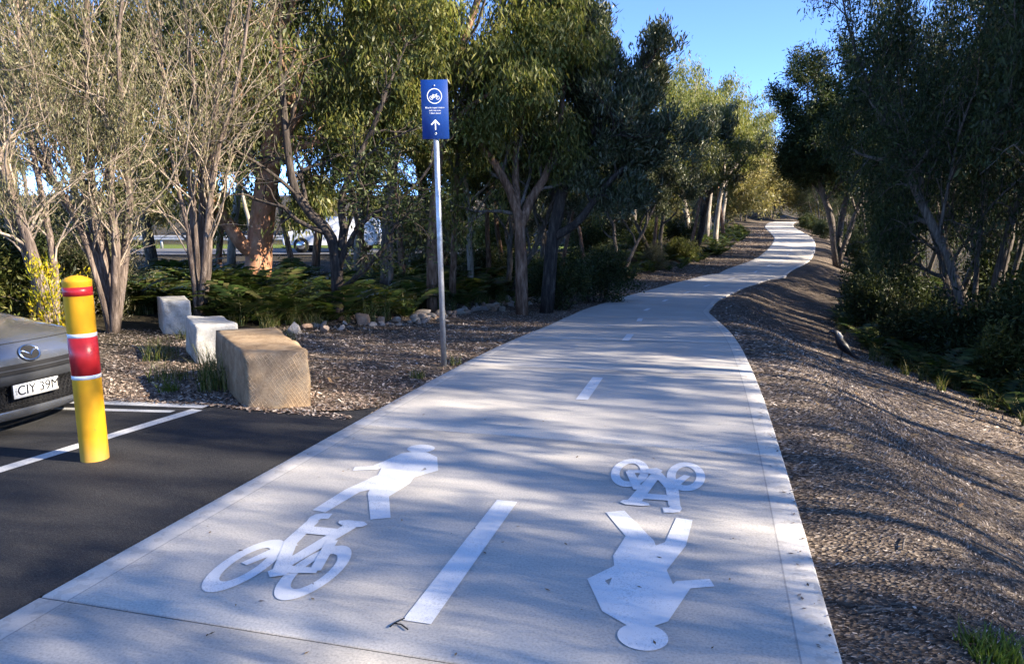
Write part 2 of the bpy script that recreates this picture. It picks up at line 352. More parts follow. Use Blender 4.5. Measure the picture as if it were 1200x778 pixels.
def ax_grid(lo, hi, mid0, mid1, fine, growth=1.12):
    a = list(np.arange(mid0, mid1, fine)); s_ = fine
    while a[-1] < hi: s_ *= growth; a.append(a[-1] + s_)
    s_ = fine
    while a[0] > lo: s_ *= growth; a.insert(0, a[0] - s_)
    return np.array(a)
gx = ax_grid(-900, 900, -8, 14, .16); gyy = ax_grid(-80, 1400, 1.5, 30, .16)
X, Y = np.meshgrid(gx, gyy); L = lateral(X, Y); Z = Hh(X, Y, L)
# land under the asphalt and the slabs sits lower
apoly = np.array([(-14, -30), (-8.9, -30), (-2.75, .1), (-1.3, 5.35), (-1.22, 5.6), (-2.02, 5.78), (-2.5, 5.95), (-3.6, 6.3), (-7.5, 7.5), (-14, 9.5)])
rows, cols = X.shape; gi = np.arange((rows - 1) * (cols - 1)); r_ = gi // (cols - 1); c_ = gi % (cols - 1); q = r_ * cols + c_
ground = link('ground', mesh_np('ground', np.stack([X.ravel(), Y.ravel(), Z - .012 * (np.abs(L) < HW + .1)], 1), [np.stack([q, q + 1, q + cols + 1, q + cols], 1)], True), M['ground'])
tag(ground, kind='structure')
wood = np.maximum(sm(4.6, 6.2, L - HW + .5 * vnoise(X.ravel() * .8, Y.ravel() * .8)), sm(1.6, 3.4, -L - HW - 2.6 * sm(11, 8, Y.ravel()) - .3 + .5 * vnoise(X.ravel(), Y.ravel())) * (Y.ravel() > 5))
lawn = sm(42, 43, Y.ravel()) * sm(52, 48, Y.ravel()) * (X.ravel() < 4)
for nm, va in (('wood', wood), ('lawn', lawn)):
    at_ = ground.data.attributes.new(nm, 'FLOAT', 'POINT'); at_.data.foreach_set('value', va.astype(np.float32))

# ------------------------------------------------------------------ path slabs
path = tag(empty('path'), kind='structure')
def station(s):
    p = np.array([np.interp(s, CS, CP[:, 0]), np.interp(s, CS, CP[:, 1])]); n = np.array([np.interp(s, CS, CN[:, 0]), np.interp(s, CS, CN[:, 1])])
    n /= np.linalg.norm(n); return p, n
s_of_y = lambda y: float(np.interp(y, CP[:, 1], CS))
S0 = s_of_y(2.42); SP = 2.7
LATS = np.array([-HW, -HW + .012, -1.4, -.7, 0, .7, 1.4, HW - .012, HW]); LZ = np.array([-.012, 0, 0, 0, 0, 0, 0, 0, -.012])
s = S0 - 6 * SP
while s < s_of_y(101):
    ss = np.concatenate([[s + .0018, s + .009], np.linspace(s + .3, s + SP - .3, 8), [s + SP - .009, s + SP - .0018]]); V = []; UV = []
    for k, q in enumerate(ss):
        p, n = station(q); dz = -.005 if k in (0, len(ss) - 1) else 0
        row = [(*(p + n * HW * sg), -.12) for sg in (-1,)] + [(*(p + n * l), z + dz) for l, z in zip(LATS, LZ)] + [(*(p + n * HW), -.12)]
        for (x, y, z), l in zip(row, [-HW, *LATS, HW]): V.append((x, y, z + G(y))); UV.append((l, q))
    k = len(LATS) + 2; a = (np.arange(len(ss) - 1)[:, None] * k + np.arange(k - 1)[None]).ravel()
    F = np.stack([a, a + 1, a + 1 + k, a + k], 1)
    V = np.array(V); e = len(ss) * k
    V2 = np.vstack([V, V[:k] * [1, 1, 0] + np.stack([0 * V[:k, 0], 0 * V[:k, 0], V[:k, 2] * 0 + G(V[:k, 1]) - .12], 1)])
    F2 = np.stack([np.arange(k - 1), e + np.arange(k - 1), e + 1 + np.arange(k - 1), 1 + np.arange(k - 1)], 1)
    me = mesh_np('slab', V2, [F[:, ::-1], F2], False, np.vstack([UV, UV[:k]]))
    link('slab', me, M['concrete'], path); s += SP

# ------------------------------------------------------------------ painted markings on the path
def flat(name, polys, m, parent=None, th=.0):
    """polys: list of (outline Nx3, holes) triangulated as separate flat sheets"""
    from mathutils.geometry import tessellate_polygon
    mb = MB()
    for loops in polys:
        tri = tessellate_polygon([[Vector(v) for v in lp] for lp in loops]); V = np.vstack([np.array(lp, float) for lp in loops])
        tri = np.array(tri)
        nz = np.cross(V[tri[:, 1]] - V[tri[:, 0]], V[tri[:, 2]] - V[tri[:, 0]])[:, 2]; tri[nz < 0] = tri[nz < 0][:, ::-1]
        mb.add(V, None, tri)
    return mb.build(name, m, parent)
def ell(cx, cy, rx, ry, n=40, a0=0, a1=2 * math.pi):
    return [(cx + rx * math.cos(a0 + (a1 - a0) * i / n), cy + ry * math.sin(a0 + (a1 - a0) * i / n)) for i in range(n)]
def bar(p, q, w0, w1=None):
    p = np.array(p, float); q = np.array(q, float); w1 = w0 if w1 is None else w1; d = (q - p) / np.linalg.norm(q - p); n = np.array([-d[1], d[0]])
    return [tuple(p + n * w0 / 2), tuple(p - n * w0 / 2), tuple(q - n * w1 / 2), tuple(q + n * w1 / 2)]
def put(loops2, origin, hd, z0=.004, flip=1):
    f = np.array([math.sin(hd), math.cos(hd)]); r = np.array([f[1], -f[0]]); res = []
    for k, loops in enumerate(loops2):
        out = []
        for lp in loops:
            pts = []
            for (a, b_) in lp:
                p = np.array(origin) + flip * (r * a + f * b_); pts.append((p[0], p[1], float(G(p[1])) + z0 + .0004 * k))
            out.append(pts)
        res.append(out)
    return res
PED = [[[(x - .3, y) for x, y in [(.574, -.56), (.484, -.608), (.305, -.272), (.292, -.219), (.253, -.268), (.215, -.584), (.133, -.572), (.155, -.256), (.228, .021), (.195, .145), (.184, .113), (.047, .055), (.027, .118), (.124, .163), (.198, .447), (.248, .495), (.349, .513), (.451, .436), (.55, .19), (.454, .038), (.472, -.058), (.441, -.287)]],
        [(x - .3, y) for x, y in [(.475, .189), (.449, .151), (.453, .222)]]],
       [ell(-.018, .578, .092, .09)]]
FW, RW = (-.148, -.145), (.182, -.125)
BIKE = [[ell(*FW, .112, .262), ell(*FW, .060, .168)], [ell(*RW, .112, .262), ell(*RW, .060, .168)],
        [bar((-.105, .36), (-.075, .06), .062, .075)], [bar((-.06, .10), (-.155, -.15), .075, .04)],
        [[(-.13, .33), (-.146, .392), (-.137, .44), (-.10, .462), (-.055, .468), (-.044, .40), (-.079, .39), (-.085, .33)]],
        [bar((-.10, .25), (.10, .262), .085)],
        [bar((.108, .345), (.022, -.14), .075, .062)], [bar((-.075, .10), (.035, -.17), .062)],
        [[(.08, .335), (.031, .365), (.023, .393), (.061, .410), (.15, .412), (.183, .385), (.172, .352), (.13, .332)]],
        [bar((.02, -.16), (.195, -.125), .065, .05)], [bar((.105, .17), (.185, -.13), .055, .05)],
        [[(.03, -.1), (-.01, -.19), (.03, -.235), (.085, -.2), (.08, -.12)]]]
HD = math.atan2(.268, 1)
tag(flat('bicycle_marking', put(BIKE, (-1.0, 3.2), HD), M['paint']), 'white painted bicycle symbol beside the asphalt, upright, in the left lane', 'path marking', 'bicycle and walker symbols on the path')
tag(flat('bicycle_marking', put(BIKE, (.86, 4.15), HD, flip=-1), M['paint']), 'white painted bicycle symbol upside down in the right lane, crossed by sun streaks', 'path marking', 'bicycle and walker symbols on the path')
f_ = np.array([math.sin(HD), math.cos(HD)]); rr_ = np.array([f_[1], -f_[0]])
tag(flat('pedestrian_marking', put(PED, np.array([-1., 3.2]) - .017 * rr_ + 1.06 * f_, HD), M['paint']), 'white painted walking figure, upright, above the bicycle in the left lane', 'path marking', 'bicycle and walker symbols on the path')
tag(flat('pedestrian_marking', put(PED, np.array([.9, 3.0]) - .3 * rr_, HD, flip=-1), M['paint']), 'large white painted walking figure, head towards the viewer, in the right lane', 'path marking', 'bicycle and walker symbols on the path')
names = ['long white centre dash nearest the viewer between the symbols', 'white centre dash second from the viewer', 'short white centre dash third from the viewer', 'white centre dash fourth from the viewer', 'faint white centre dash fifth from the viewer', 'faint white centre dash sixth from the viewer', 'faint white centre dash seventh from the viewer']
sd0 = s_of_y(2.62); starts = [(sd0, 1.28, .115)] + [(s_of_y(6.2) + 4.08 * k, 1.02, .105) for k in range(14)]
for k, (a, ln, wd) in enumerate(starts):
    V = []
    for q in np.linspace(a, a + ln, 6):
        p, n = station(q)
        for sg in (-1, 1): e = p + n * (sg * wd / 2 + .02); V.append((e[0], e[1], float(G(e[1])) + .004))
    i = np.arange(5) * 2
    o = link('centre_dash', mesh_np('centre_dash', V, [np.stack([i, i + 1, i + 3, i + 2], 1)]), M['paint'])
    tag(o, names[k] if k < len(names) else 'far white centre dash, %s along the path' % ORD[k], 'path marking', 'dashes along the path centre line')

# ------------------------------------------------------------------ asphalt of the car park, its lines
def apz(x, y): return -.006 + (-.04 * np.clip(-2.6 - x, 0, 4.5)) * sm(9.5, 6.5, y)
ex = []
for s in np.linspace(s_of_y(-30), s_of_y(5.45), 60):
    p, n = station(s); ex.append(p - n * (HW + .004))
edge = np.array(ex)[::-1]
lft = np.array([(-1.62, 5.72), (-2.05, 5.83), (-2.45, 6.0), (-3.0, 6.16), (-3.6, 6.35), (-5, 6.8), (-7.5, 7.6), (-14, 9.6)])
lft[:, 1] += .03 * np.sin(lft[:, 0] * 9)
# sweep strips from the path edge outwards so that the sheet can follow the cross fall
mb = MB(); offs = np.array([0, .3, .6, 1., 1.35, 1.7, 2.2, 3, 4, 6, 9, 13])
lines_ = []
for p in edge: lines_.append([(p[0] - o_, p[1] + o_ * .0) for o_ in offs])
V = np.array(lines_).reshape(-1, 2); V = np.column_stack([V, apz(V[:, 0], V[:, 1])]); k = len(offs); a = (np.arange(len(edge) - 1)[:, None] * k + np.arange(k - 1)[None]).ravel()
mb.add(V, np.stack([a, a + 1, a + 1 + k, a + k], 1)[:, ::-1])
y0 = edge[0][1]
xq = np.array([edge[0][0] - o_ for o_ in offs]); top = np.interp(-xq, -np.array([edge[0][0], *lft[:, 0]]), [y0 + .12, *lft[:, 1]])
V = []
for x, t in zip(xq, top):
    for f in np.linspace(0, 1, 5): V.append((x, y0 + (t - y0) * f, 0))
    V.append((x, t + .02, -.06))
V = np.array(V); V[:, 2] += apz(V[:, 0], V[:, 1]); k = 6; a = (np.arange(len(xq) - 1)[:, None] * k + np.arange(k - 1)[None]).ravel()
mb.add(V, np.stack([a, a + 1, a + 1 + k, a + k], 1)[:, ::-1])
asph = tag(mb.build('car_park', M['asphalt'], smooth=False), kind='structure')
def lineq(name, p, q, w, label):
    V = []; p = np.array(p); q = np.array(q); d = (q - p) / np.linalg.norm(q - p); n = np.array([-d[1], d[0]])
    for t in np.linspace(0, 1, 8):
        for sg in (-1, 1): e = p + (q - p) * t + n * sg * w / 2; V.append((e[0], e[1], apz(e[0], e[1]) + .004))
    i = np.arange(7) * 2; o = link(name, mesh_np(name, V, [np.stack([i, i + 1, i + 3, i + 2], 1)]), M['line_paint'])
    return tag(o, label, 'bay line', 'white lines of the parking bay')
lineq('bay_line', (-4.2, 2.25), (-2.56, 5.86), .12, 'long worn white bay line passing behind the yellow bollard')
lineq('bay_line', (-6.2, 7.0), (-2.52, 5.98), .15, 'broad worn white bay line along the gravel edge')
lineq('bay_line', (-5.2, 6.43), (-2.74, 5.82), .07, 'thin white bay line in front of the broad one')

# ------------------------------------------------------------------ yellow bollard
bo = tag(empty('bollard', (-2.7, 4.62, apz(-2.7, 4.62))), 'yellow steel bollard with red and white reflective bands beside the silver car', 'bollard')
bo.rotation_euler = (R(.4), R(-.8), 0)
mb = MB(); mb.lathe([(.083, -.05), (.083, 1.135), (.0845, 1.138), (.0845, 1.15)], 40); mb.build('post', M['yellow'], bo, True)
mb = MB(); mb.lathe([(.0845, 1.15), (.0835, 1.156), (.06, 1.172), (.03, 1.183), (.0, 1.186)], 40); mb.build('cap', M['yellow'], bo, True)
for z0, z1, mm, nm in ((1.06, 1.115, 'red_band', 'red_band'), (.56, .80, 'red_band', 'red_band'), (.80, .825, 'white_band', 'white_band'), (.535, .56, 'white_band', 'white_band')):
    mb = MB(); mb.lathe([(.0832, z0), (.0842, z0), (.0842, z1), (.0832, z1)], 40); mb.build(nm, M[mm], bo, True)

# ------------------------------------------------------------------ sign on its pole
sg = tag(empty('path_sign', (-.75, 8.03, H1(-.75, 8.03))), 'blue bicycle repair station sign with white arrow on a galvanised pole', 'sign')
sg.rotation_euler = (0, R(-1.2), R(3))
mb = MB(); mb.tube([(0, 0, -.1), (0, 0, 1.5), (0, 0, 2.98)], .03, 20); mb.build('pole', M['galv'], sg, True)
mb = MB(); mb.lathe([(.032, 2.98), (.032, 3.0), (0, 3.004)], 20); mb.build('cap', M['galv'], sg, True)
zc = 2.735; yb = -.036
mb = MB(); mb.box((0, yb, zc), (.28, .004, .60)); bd = bevel(mb.build('board', M['sign_blue'], sg), .0015, 1)
for dz in (.24, -.24):
    mb = MB(); mb.box((0, 0.0, zc + dz), (.072, .07, .03)); mb.build('clamp', M['galv'], sg)
    mb = MB(); mb.tube([(0, yb - .002, zc + dz), (0, yb - .008, zc + dz)], .008, 10); mb.build('bolt', M['galv'], bd)
def wall2(name, polys, m, parent, y, th=.0):
    o = flat(name, [[[(a, b_, .0001 * k) for a, b_ in lp] for lp in lps] for k, lps in enumerate(polys)], m, None)
    n = len(o.data.vertices); co = np.empty(n * 3, np.float32); o.data.vertices.foreach_get('co', co); co = co.reshape(-1, 3)
    z = co[:, 1].copy(); co[:, 1] = y - co[:, 2]; co[:, 2] = z; o.data.vertices.foreach_set('co', co.ravel()); o.data.update(); o.parent = parent; return o
wall2('ring', [[ell(0, zc + .135, .078, .078, 48), ell(0, zc + .135, .07, .07, 48)]], M['sign_white'], bd, yb - .0030)
def small_bike(cx, cz, k):
    P = lambda a, c_: (cx + a * k, cz + c_ * k)
    A, B_, BB, ST, HT = P(-.5, -.18), P(.5, -.18), P(-.05, -.15), P(-.2, .22), P(.3, .22); w = .09 * k
    out = [[ell(*A, .30 * k, .30 * k, 28), ell(*A, .22 * k, .22 * k, 28)], [ell(*B_, .30 * k, .30 * k, 28), ell(*B_, .22 * k, .22 * k, 28)]]
    for p, q in ((A, BB), (A, ST), (BB, ST), (BB, HT), (ST, HT), (B_, HT), (HT, P(.25, .36)), (P(.25, .36), P(.42, .38)), (P(-.32, .30), P(-.12, .30)), (ST, P(-.22, .30))): out.append([bar(p, q, w)])
    return out
o = wall2('bicycle_symbol', small_bike(0, zc + .13, .066), M['sign_white'], bd, yb - .0034)
wall2('arrow', [[[(x * 1.0, zc - .152 + z) for x, z in [(-.006, -.055), (.006, -.055), (.006, .025), (.038, -.008), (.047, .002), (.0, .052), (-.047, .002), (-.038, -.008), (-.006, .025)]]]], M['sign_white'], bd, yb - .0030)
wall2('logo', [[ell(.0, zc - .245, .012, .012, 20), ell(.003, zc - .247, .006, .006, 14)]], M['sign_white'], bd, yb - .0030)
def text(body, size, m, parent, loc, rot, name, ext=.0006, off=0.):
    cu = bpy.data.curves.new(name, 'FONT'); cu.body = body; cu.size = size; cu.align_x = 'CENTER'; cu.align_y = 'CENTER'; cu.extrude = ext; cu.offset = off
    t = bpy.data.objects.new(name, cu); COL.objects.link(t); dg = bpy.context.evaluated_depsgraph_get()
    me = bpy.data.meshes.new_from_object(t.evaluated_get(dg)); COL.objects.unlink(t); bpy.data.objects.remove(t)
    me.materials.clear(); o = link(name, me, m, parent); o.location = loc; o.rotation_euler = rot; return o
for k, tx in enumerate(('Bicycle repair station', 'and rest area', '1.2km ahead')):
    text(tx, .0235, M['sign_white'], bd, (0, yb - .0034, zc + .018 - .028 * k), (R(90), 0, 0), 'lettering')

# ------------------------------------------------------------------ sandstone blocks
def block(name, quad, z0, z1, m, label, seed, amp=.013, rz=None):
    quad = np.array(quad, float); c = quad.mean(0); ux = quad[1] - quad[0]; rz = math.atan2(ux[1], ux[0]); n = 15
    ca, sa = math.cos(-rz), math.sin(-rz); q = (quad - c) @ np.array([[ca, sa], [-sa, ca]]); g_ = np.linspace(0, 1, n)
    rng = np.random.default_rng(seed); V, F, idx = [], [], {}
    def P(u, v, w): 
        p = (q[0] * (1 - u) + q[1] * u) * (1 - v) + (q[3] * (1 - u) + q[2] * u) * v; return np.array([p[0], p[1], z0 + (z1 - z0) * w])
    for ax in range(3):
        for side in (0, 1):
            for i in range(n - 1):
                for j in range(n - 1):
                    f = []
                    for a, b_ in ((i, j), (i + 1, j), (i + 1, j + 1), (i, j + 1)):
                        k = [0, 0, 0]; k[ax] = side * (n - 1); k[(ax + 1) % 3] = a; k[(ax + 2) % 3] = b_; k = tuple(k)
                        if k not in idx: idx[k] = len(V); V.append(k)
                        f.append(idx[k])
                    F.append(f if side else f[::-1])
    K = np.array(V) / (n - 1); Pn = np.array([P(*k) for k in K]); cc = Pn.mean(0)
    e = (np.abs(K - .5) > .499).sum(1)          # 2 on edges, 3 on corners
    near = np.sort(np.minimum(K, 1 - K), 1)
    rnd = sm(.10, 0, near[:, 1]) * .012 + rng.random(len(K)) * .006
    dirs = (cc - Pn) / np.linalg.norm(cc - Pn, axis=1)[:, None]
    Pn = Pn + dirs * rnd[:, None]
    s3 = rng.random(9) * 6
    for ax in range(3):
        Pn[:, ax] += amp * .5 * (np.sin(Pn[:, (ax + 1) % 3] * 7 + s3[ax]) * np.sin(Pn[:, (ax + 2) % 3] * 9 + s3[ax + 3]) + .5 * np.sin(Pn.sum(1) * 19 + s3[ax + 6]))
    me = mesh_np(name, Pn, [np.array(F)], True); o = link(name, me, m); o.location = (c[0], c[1], 0); o.rotation_euler = (0, 0, rz)
    return tag(o, label, 'stone block', 'stone blocks along the car park edge')
block('stone_block', [(-2.17, 5.90), (-1.69, 6.08), (-2.42, 7.5), (-2.95, 7.25)], -.16, .45, M['sandstone'], 'large tan sandstone block with diagonal saw marks, nearest the path', 3)
block('stone_block', [(-3.57, 8.22), (-3.1, 8.3), (-3.6, 9.1), (-4.03, 9.02)], -.16, .37, M['grey_stone'], 'pale grey stone block in the middle of the three', 5)
block('stone_block', [(-5.08, 10.66), (-4.62, 10.6), (-5.08, 11.45), (-5.5, 11.4)], -.16, .385, M['grey_stone'], 'small pale grey stone block farthest from the path, against the ferns', 8)

# ------------------------------------------------------------------ silver car in the bay
def pchip(xq, x, y):
    x = np.array(x, float); y = np.array(y, float); h = np.diff(x); d = np.diff(y) / h; mm = np.zeros(len(x))
    for i in range(1, len(x) - 1):
        if d[i - 1] * d[i] > 0: w1, w2 = 2 * h[i] + h[i - 1], h[i] + 2 * h[i - 1]; mm[i] = (w1 + w2) / (w1 / d[i - 1] + w2 / d[i])
    mm[0], mm[-1] = d[0], d[-1]; i = np.clip(np.searchsorted(x, xq) - 1, 0, len(h) - 1); t = (xq - x[i]) / h[i]
    return (2 * t**3 - 3 * t**2 + 1) * y[i] + (t**3 - 2 * t**2 + t) * h[i] * mm[i] + (-2 * t**3 + 3 * t**2) * y[i + 1] + (t**3 - t**2) * h[i] * mm[i + 1]
CARL, CARW = 4.3, .89
# profile over the car: (x back from the nose, z, half width factor, material key)
PROF = [(.17, .175, .86), (.06, .20, .93), (.02, .26, .97), (.035, .30, .98), (.05, .42, .985), (.02, .455, .985), (.0, .50, .98), (.005, .545, .97), (.02, .575, .96), (.055, .66, .94), (.13, .745, .915), (.30, .80, .90), (.7, .87, .90), (1.15, .925, .90), (1.35, .96, .89), (1.95, 1.33, .74), (2.4, 1.45, .69), (3.0, 1.45, .68), (3.6, 1.34, .70), (4.05, 1.02, .84), (4.2, .86, .90), (4.27, .6, .95), (4.28, .4, .96), (4.2, .22, .9)]
def car_surface(u, k, push=0.):
    """u lateral -1..1 (array), k profile parameter (array)"""
    pr = np.array(PROF); kk = np.arange(len(pr)); x = pchip(k, kk, pr[:, 0]); z = pchip(k, kk, pr[:, 1]); w = pchip(k, kk, pr[:, 2])
    a = np.abs(u); front = sm(1.6, .0, x); rear = sm(3.2, 4.3, x)
    x = x + front * (.16 * a**2 + .33 * a**6) - rear * (.08 * a**2 + .14 * a**6)
    hood = sm(.75, .86, z); z = z - hood * (.05 * a**2 + .09 * a**8) - (1 - hood) * front * .02 * a**4
    y = CARW * w * u * (1 - .04 * a**6)
    return np.stack([x - push, y, z], -1)
def car_patch(mb, u0, u1, k0, k1, nu, nk, push=0., fn=None):
    U, K = np.meshgrid(np.linspace(u0, u1, nu), np.linspace(k0, k1, nk)); U = U.ravel(); K = K.ravel()
    P = car_surface(U, K, push)
    a = (np.arange(nk - 1)[:, None] * nu + np.arange(nu - 1)[None]).ravel(); F = np.stack([a, a + 1, a + 1 + nu, a + nu], 1)
    mb.add(P, F[:, ::-1])
TH = R(74)                                    # direction across the car's nose
car = tag(empty('parked_car', (-3.52, 5.37, -.112)), 'silver grey hatchback nosed up to the yellow bollard at the left edge', 'car')
car.rotation_euler = (0, 0, TH + R(90))
# local x runs back from the nose
body = MB(); car_patch(body, -1, 1, 8.0, 13.55, 41, 34); car_patch(body, -1, 1, 14, 23, 41, 50)
car_patch(body, -1, 1, 13.55, 14, 41, 5)
bo_ = body.build('body', M['silver'], car, True)
sd_ = MB()
for sgn in (-1, 1):
    k = np.linspace(5.0, 20.5, 80); topv = car_surface(sgn * np.ones_like(k), k)
    o_ = np.argsort(topv[:, 0]); topv = topv[o_]; rows_ = [topv]
    for f in (.12, .35, .6, .85, 1.):
        zb = .2; p = topv.copy(); belt = np.minimum(topv[:, 2], .82)
        zt = topv[:, 2] * (1 - f) + zb * f; bulge = CARW * (.985 - .05 * np.clip((.45 - zt) / .3, 0, 1)) * np.clip(np.interp(topv[:, 0], [.3, .75, 3.7, 4.3], [.9, 1, 1, .93]), 0, 1)
        wgt = sm(1.25, .8, zt) ; yy = np.abs(topv[:, 1]) * (1 - wgt) + np.maximum(bulge, np.abs(topv[:, 1]) * 0) * wgt
        p[:, 1] = sgn * np.where(topv[:, 0] < .6, np.abs(topv[:, 1]), yy); p[:, 2] = zt
        # wheel arches
        for wx in (.86, 3.5):
            r = np.hypot(p[:, 0] - wx, p[:, 2] - .31); ins = (r < .37) & (p[:, 2] < .6); ang = np.arctan2(p[:, 2] - .31, p[:, 0] - wx)
            p[ins, 2] = .31 + np.sqrt(np.maximum(.37**2 - (p[ins, 0] - wx) ** 2, 0))
        rows_.append(p)
    V = np.array(rows_).reshape(-1, 3); n = len(k); a = (np.arange(len(rows_) - 1)[:, None] * n + np.arange(n - 1)[None]).ravel(); F = np.stack([a, a + 1, a + 1 + n, a + n], 1)
    sd_.add(V, F if sgn > 0 else F[:, ::-1])
sd_.build('side_panel', M['silver'], car, True)
mb = MB(); car_patch(mb, -.93, .93, 14.06, 14.92, 21, 12, .012); mb.build('windscreen', M['glass'], car, True)
mb = MB(); car_patch(mb, -1, 1, 5.0, 8.0, 41, 14, -.012); mb.build('bumper', M['grey_plastic'], car, True)
mb = MB(); car_patch(mb, -.86, .86, 6.7, 8.35, 35, 10, .004); mb.build('upper_grille', M['black_plastic'], car, True)
mb = MB(); car_patch(mb, -.85, .85, 7.62, 7.86, 35, 4, .014); mb.build('grille_bar', M['grey_plastic'], car, True)
mb = MB(); car_patch(mb, -.9, .9, 2.0, 5.0, 41, 10, -.03); mb.build('lower_intake', M['black_plastic'], car, True)
mb = MB()                                     # honeycomb mesh of the lower intake
for r in range(7):
    for c_ in range(-16, 17):
        u = (c_ + .5 * (r % 2)) * .052; k = 2.65 + r * .33
        if abs(u) > .86: continue
        us = u + .022 * np.cos(np.linspace(0, 2 * math.pi, 7)); ks = k + .17 * np.sin(np.linspace(0, 2 * math.pi, 7)); P = car_surface(us, ks, -.012); mb.tube(P, .003, 4, False)
mb.build('grille_mesh', M['black_plastic'], car, True)
mb = MB(); car_patch(mb, -.98, .98, .9, 2.35, 41, 8, .006); mb.build('lower_lip', M['silver'], car, True)
mb = MB(); car_patch(mb, -1, 1, 0, .95, 41, 4, 0); mb.build('splitter', M['black_plastic'], car, True)
mb = MB()                                     # bonnet shut line
us = np.linspace(-.93, .93, 60); P = car_surface(us, 9.95 + .0 * us, .0); P[:, 2] += .001; mb.tube(P, .0035, 5); mb.build('bonnet_gap', M['ink'], car, True)
for sgn in (-1, 1):
    mb = MB(); car_patch(mb, sgn * .66 if sgn > 0 else -.985, .985 if sgn > 0 else -.66, 8.3, 9.5, 16, 8, .006); mb.build('headlight', M['lamp_glass'], car, True)
nf = math.atan2(.085, .035)
em = MB(); a = np.linspace(0, 2 * math.pi, 41); ezc, ek = .655, 9.0
c0 = car_surface(np.array([0.]), np.array([ek]))[0]; c1 = car_surface(np.array([0.]), np.array([ek + .2]))[0]; up = (c1 - c0) / np.linalg.norm(c1 - c0); lat_ = np.array([0, 1., 0]); nn = np.cross(up, lat_); nn = nn if nn[0] < 0 else -nn
E2 = lambda s_, t, h: c0 + lat_ * s_ + up * t + nn * h
em.tube([E2(.078 * math.cos(t), .060 * math.sin(t), .012) for t in a], .008, 6, False)
wing = [(-.070, .022), (-.038, .016), (-.012, -.004), (0, -.026), (.012, -.004), (.038, .016), (.07, .022)]
em.tube([E2(x, t, .012) for x, t in wing], [.005, .008, .009, .007, .009, .008, .005], 6)
em.build('emblem', M['chrome'], car, True)
mb = MB(); V = [E2(.072 * math.cos(t), .055 * math.sin(t), .009) for t in a[:-1]] + [E2(0, 0, .009)]; mb.add(V, None, [[40, i, (i + 1) % 40] for i in range(40)]); mb.build('emblem_backing', M['black_plastic'], car)
# number plate
pz = .405; px_ = float(car_surface(np.array([0.]), np.array([4.6]))[0][0]) - .02
plt_ = MB(); plt_.box((px_ + .004, 0, pz), (.012, .385, .112)); plt_.build('plate_holder', M['black_plastic'], car)
mb = MB(); mb.box((px_ - .005, 0, pz), (.004, .372, .10)); npl = mb.build('number_plate', M['plate_white'], car)
for k_, dy_ in enumerate((-.0013, .0013)): text('CIY·39M', .098, M['ink'], npl, (px_ - .0086 - .0003 * k_, -.018 + dy_, pz), (R(90), 0, R(-90)), 'plate_lettering')
text('NSW', .022, M['ink'], npl, (px_ - .0086, .168, pz), (R(90), R(90), R(-90)), 'plate_lettering')
for wx in (.86, 3.5):
    for sgn in (-1, 1):
        t = MB(); yv = sgn * .79
        prof = [(.19, -.09), (.28, -.1), (.31, -.08), (.315, 0), (.31, .08), (.28, .1), (.19, .09)]; k = 36; an = np.arange(k) * 2 * math.pi / k
        V = np.array([[wx + r * math.cos(q), yv + w, .31 + r * math.sin(q)] for r, w in prof for q in an]); i = np.arange(6)[:, None] * k; j = np.arange(k)[None]; j2 = (j + 1) % k
        t.add(V, np.stack([i + j, i + k + j, i + k + j2, i + j2], -1).reshape(-1, 4)); whl = t.build('wheel', M['rubber'], car, True)
        w_ = MB(); w_.tube([(wx, yv + sgn * .04, .31), (wx, yv + sgn * .07, .31)], .06, 16)
        for q in range(10): ang = q * math.pi / 5; w_.tube([(wx, yv + sgn * .06, .31), (wx + .19 * math.cos(ang), yv + sgn * .065, .31 + .19 * math.sin(ang))], [.02, .014], 5)
        w_.tube([(wx + .19 * math.cos(q), yv + sgn * .06, .31 + .19 * math.sin(q)) for q in np.linspace(0, 2 * math.pi, 33)], .012, 5, False); w_.build('rim', M['chrome'], whl, True)
mb = MB(); mb.box((2.15, 0, .24), (3.7, 1.5, .1)); mb.build('underbody', M['black_plastic'], car)

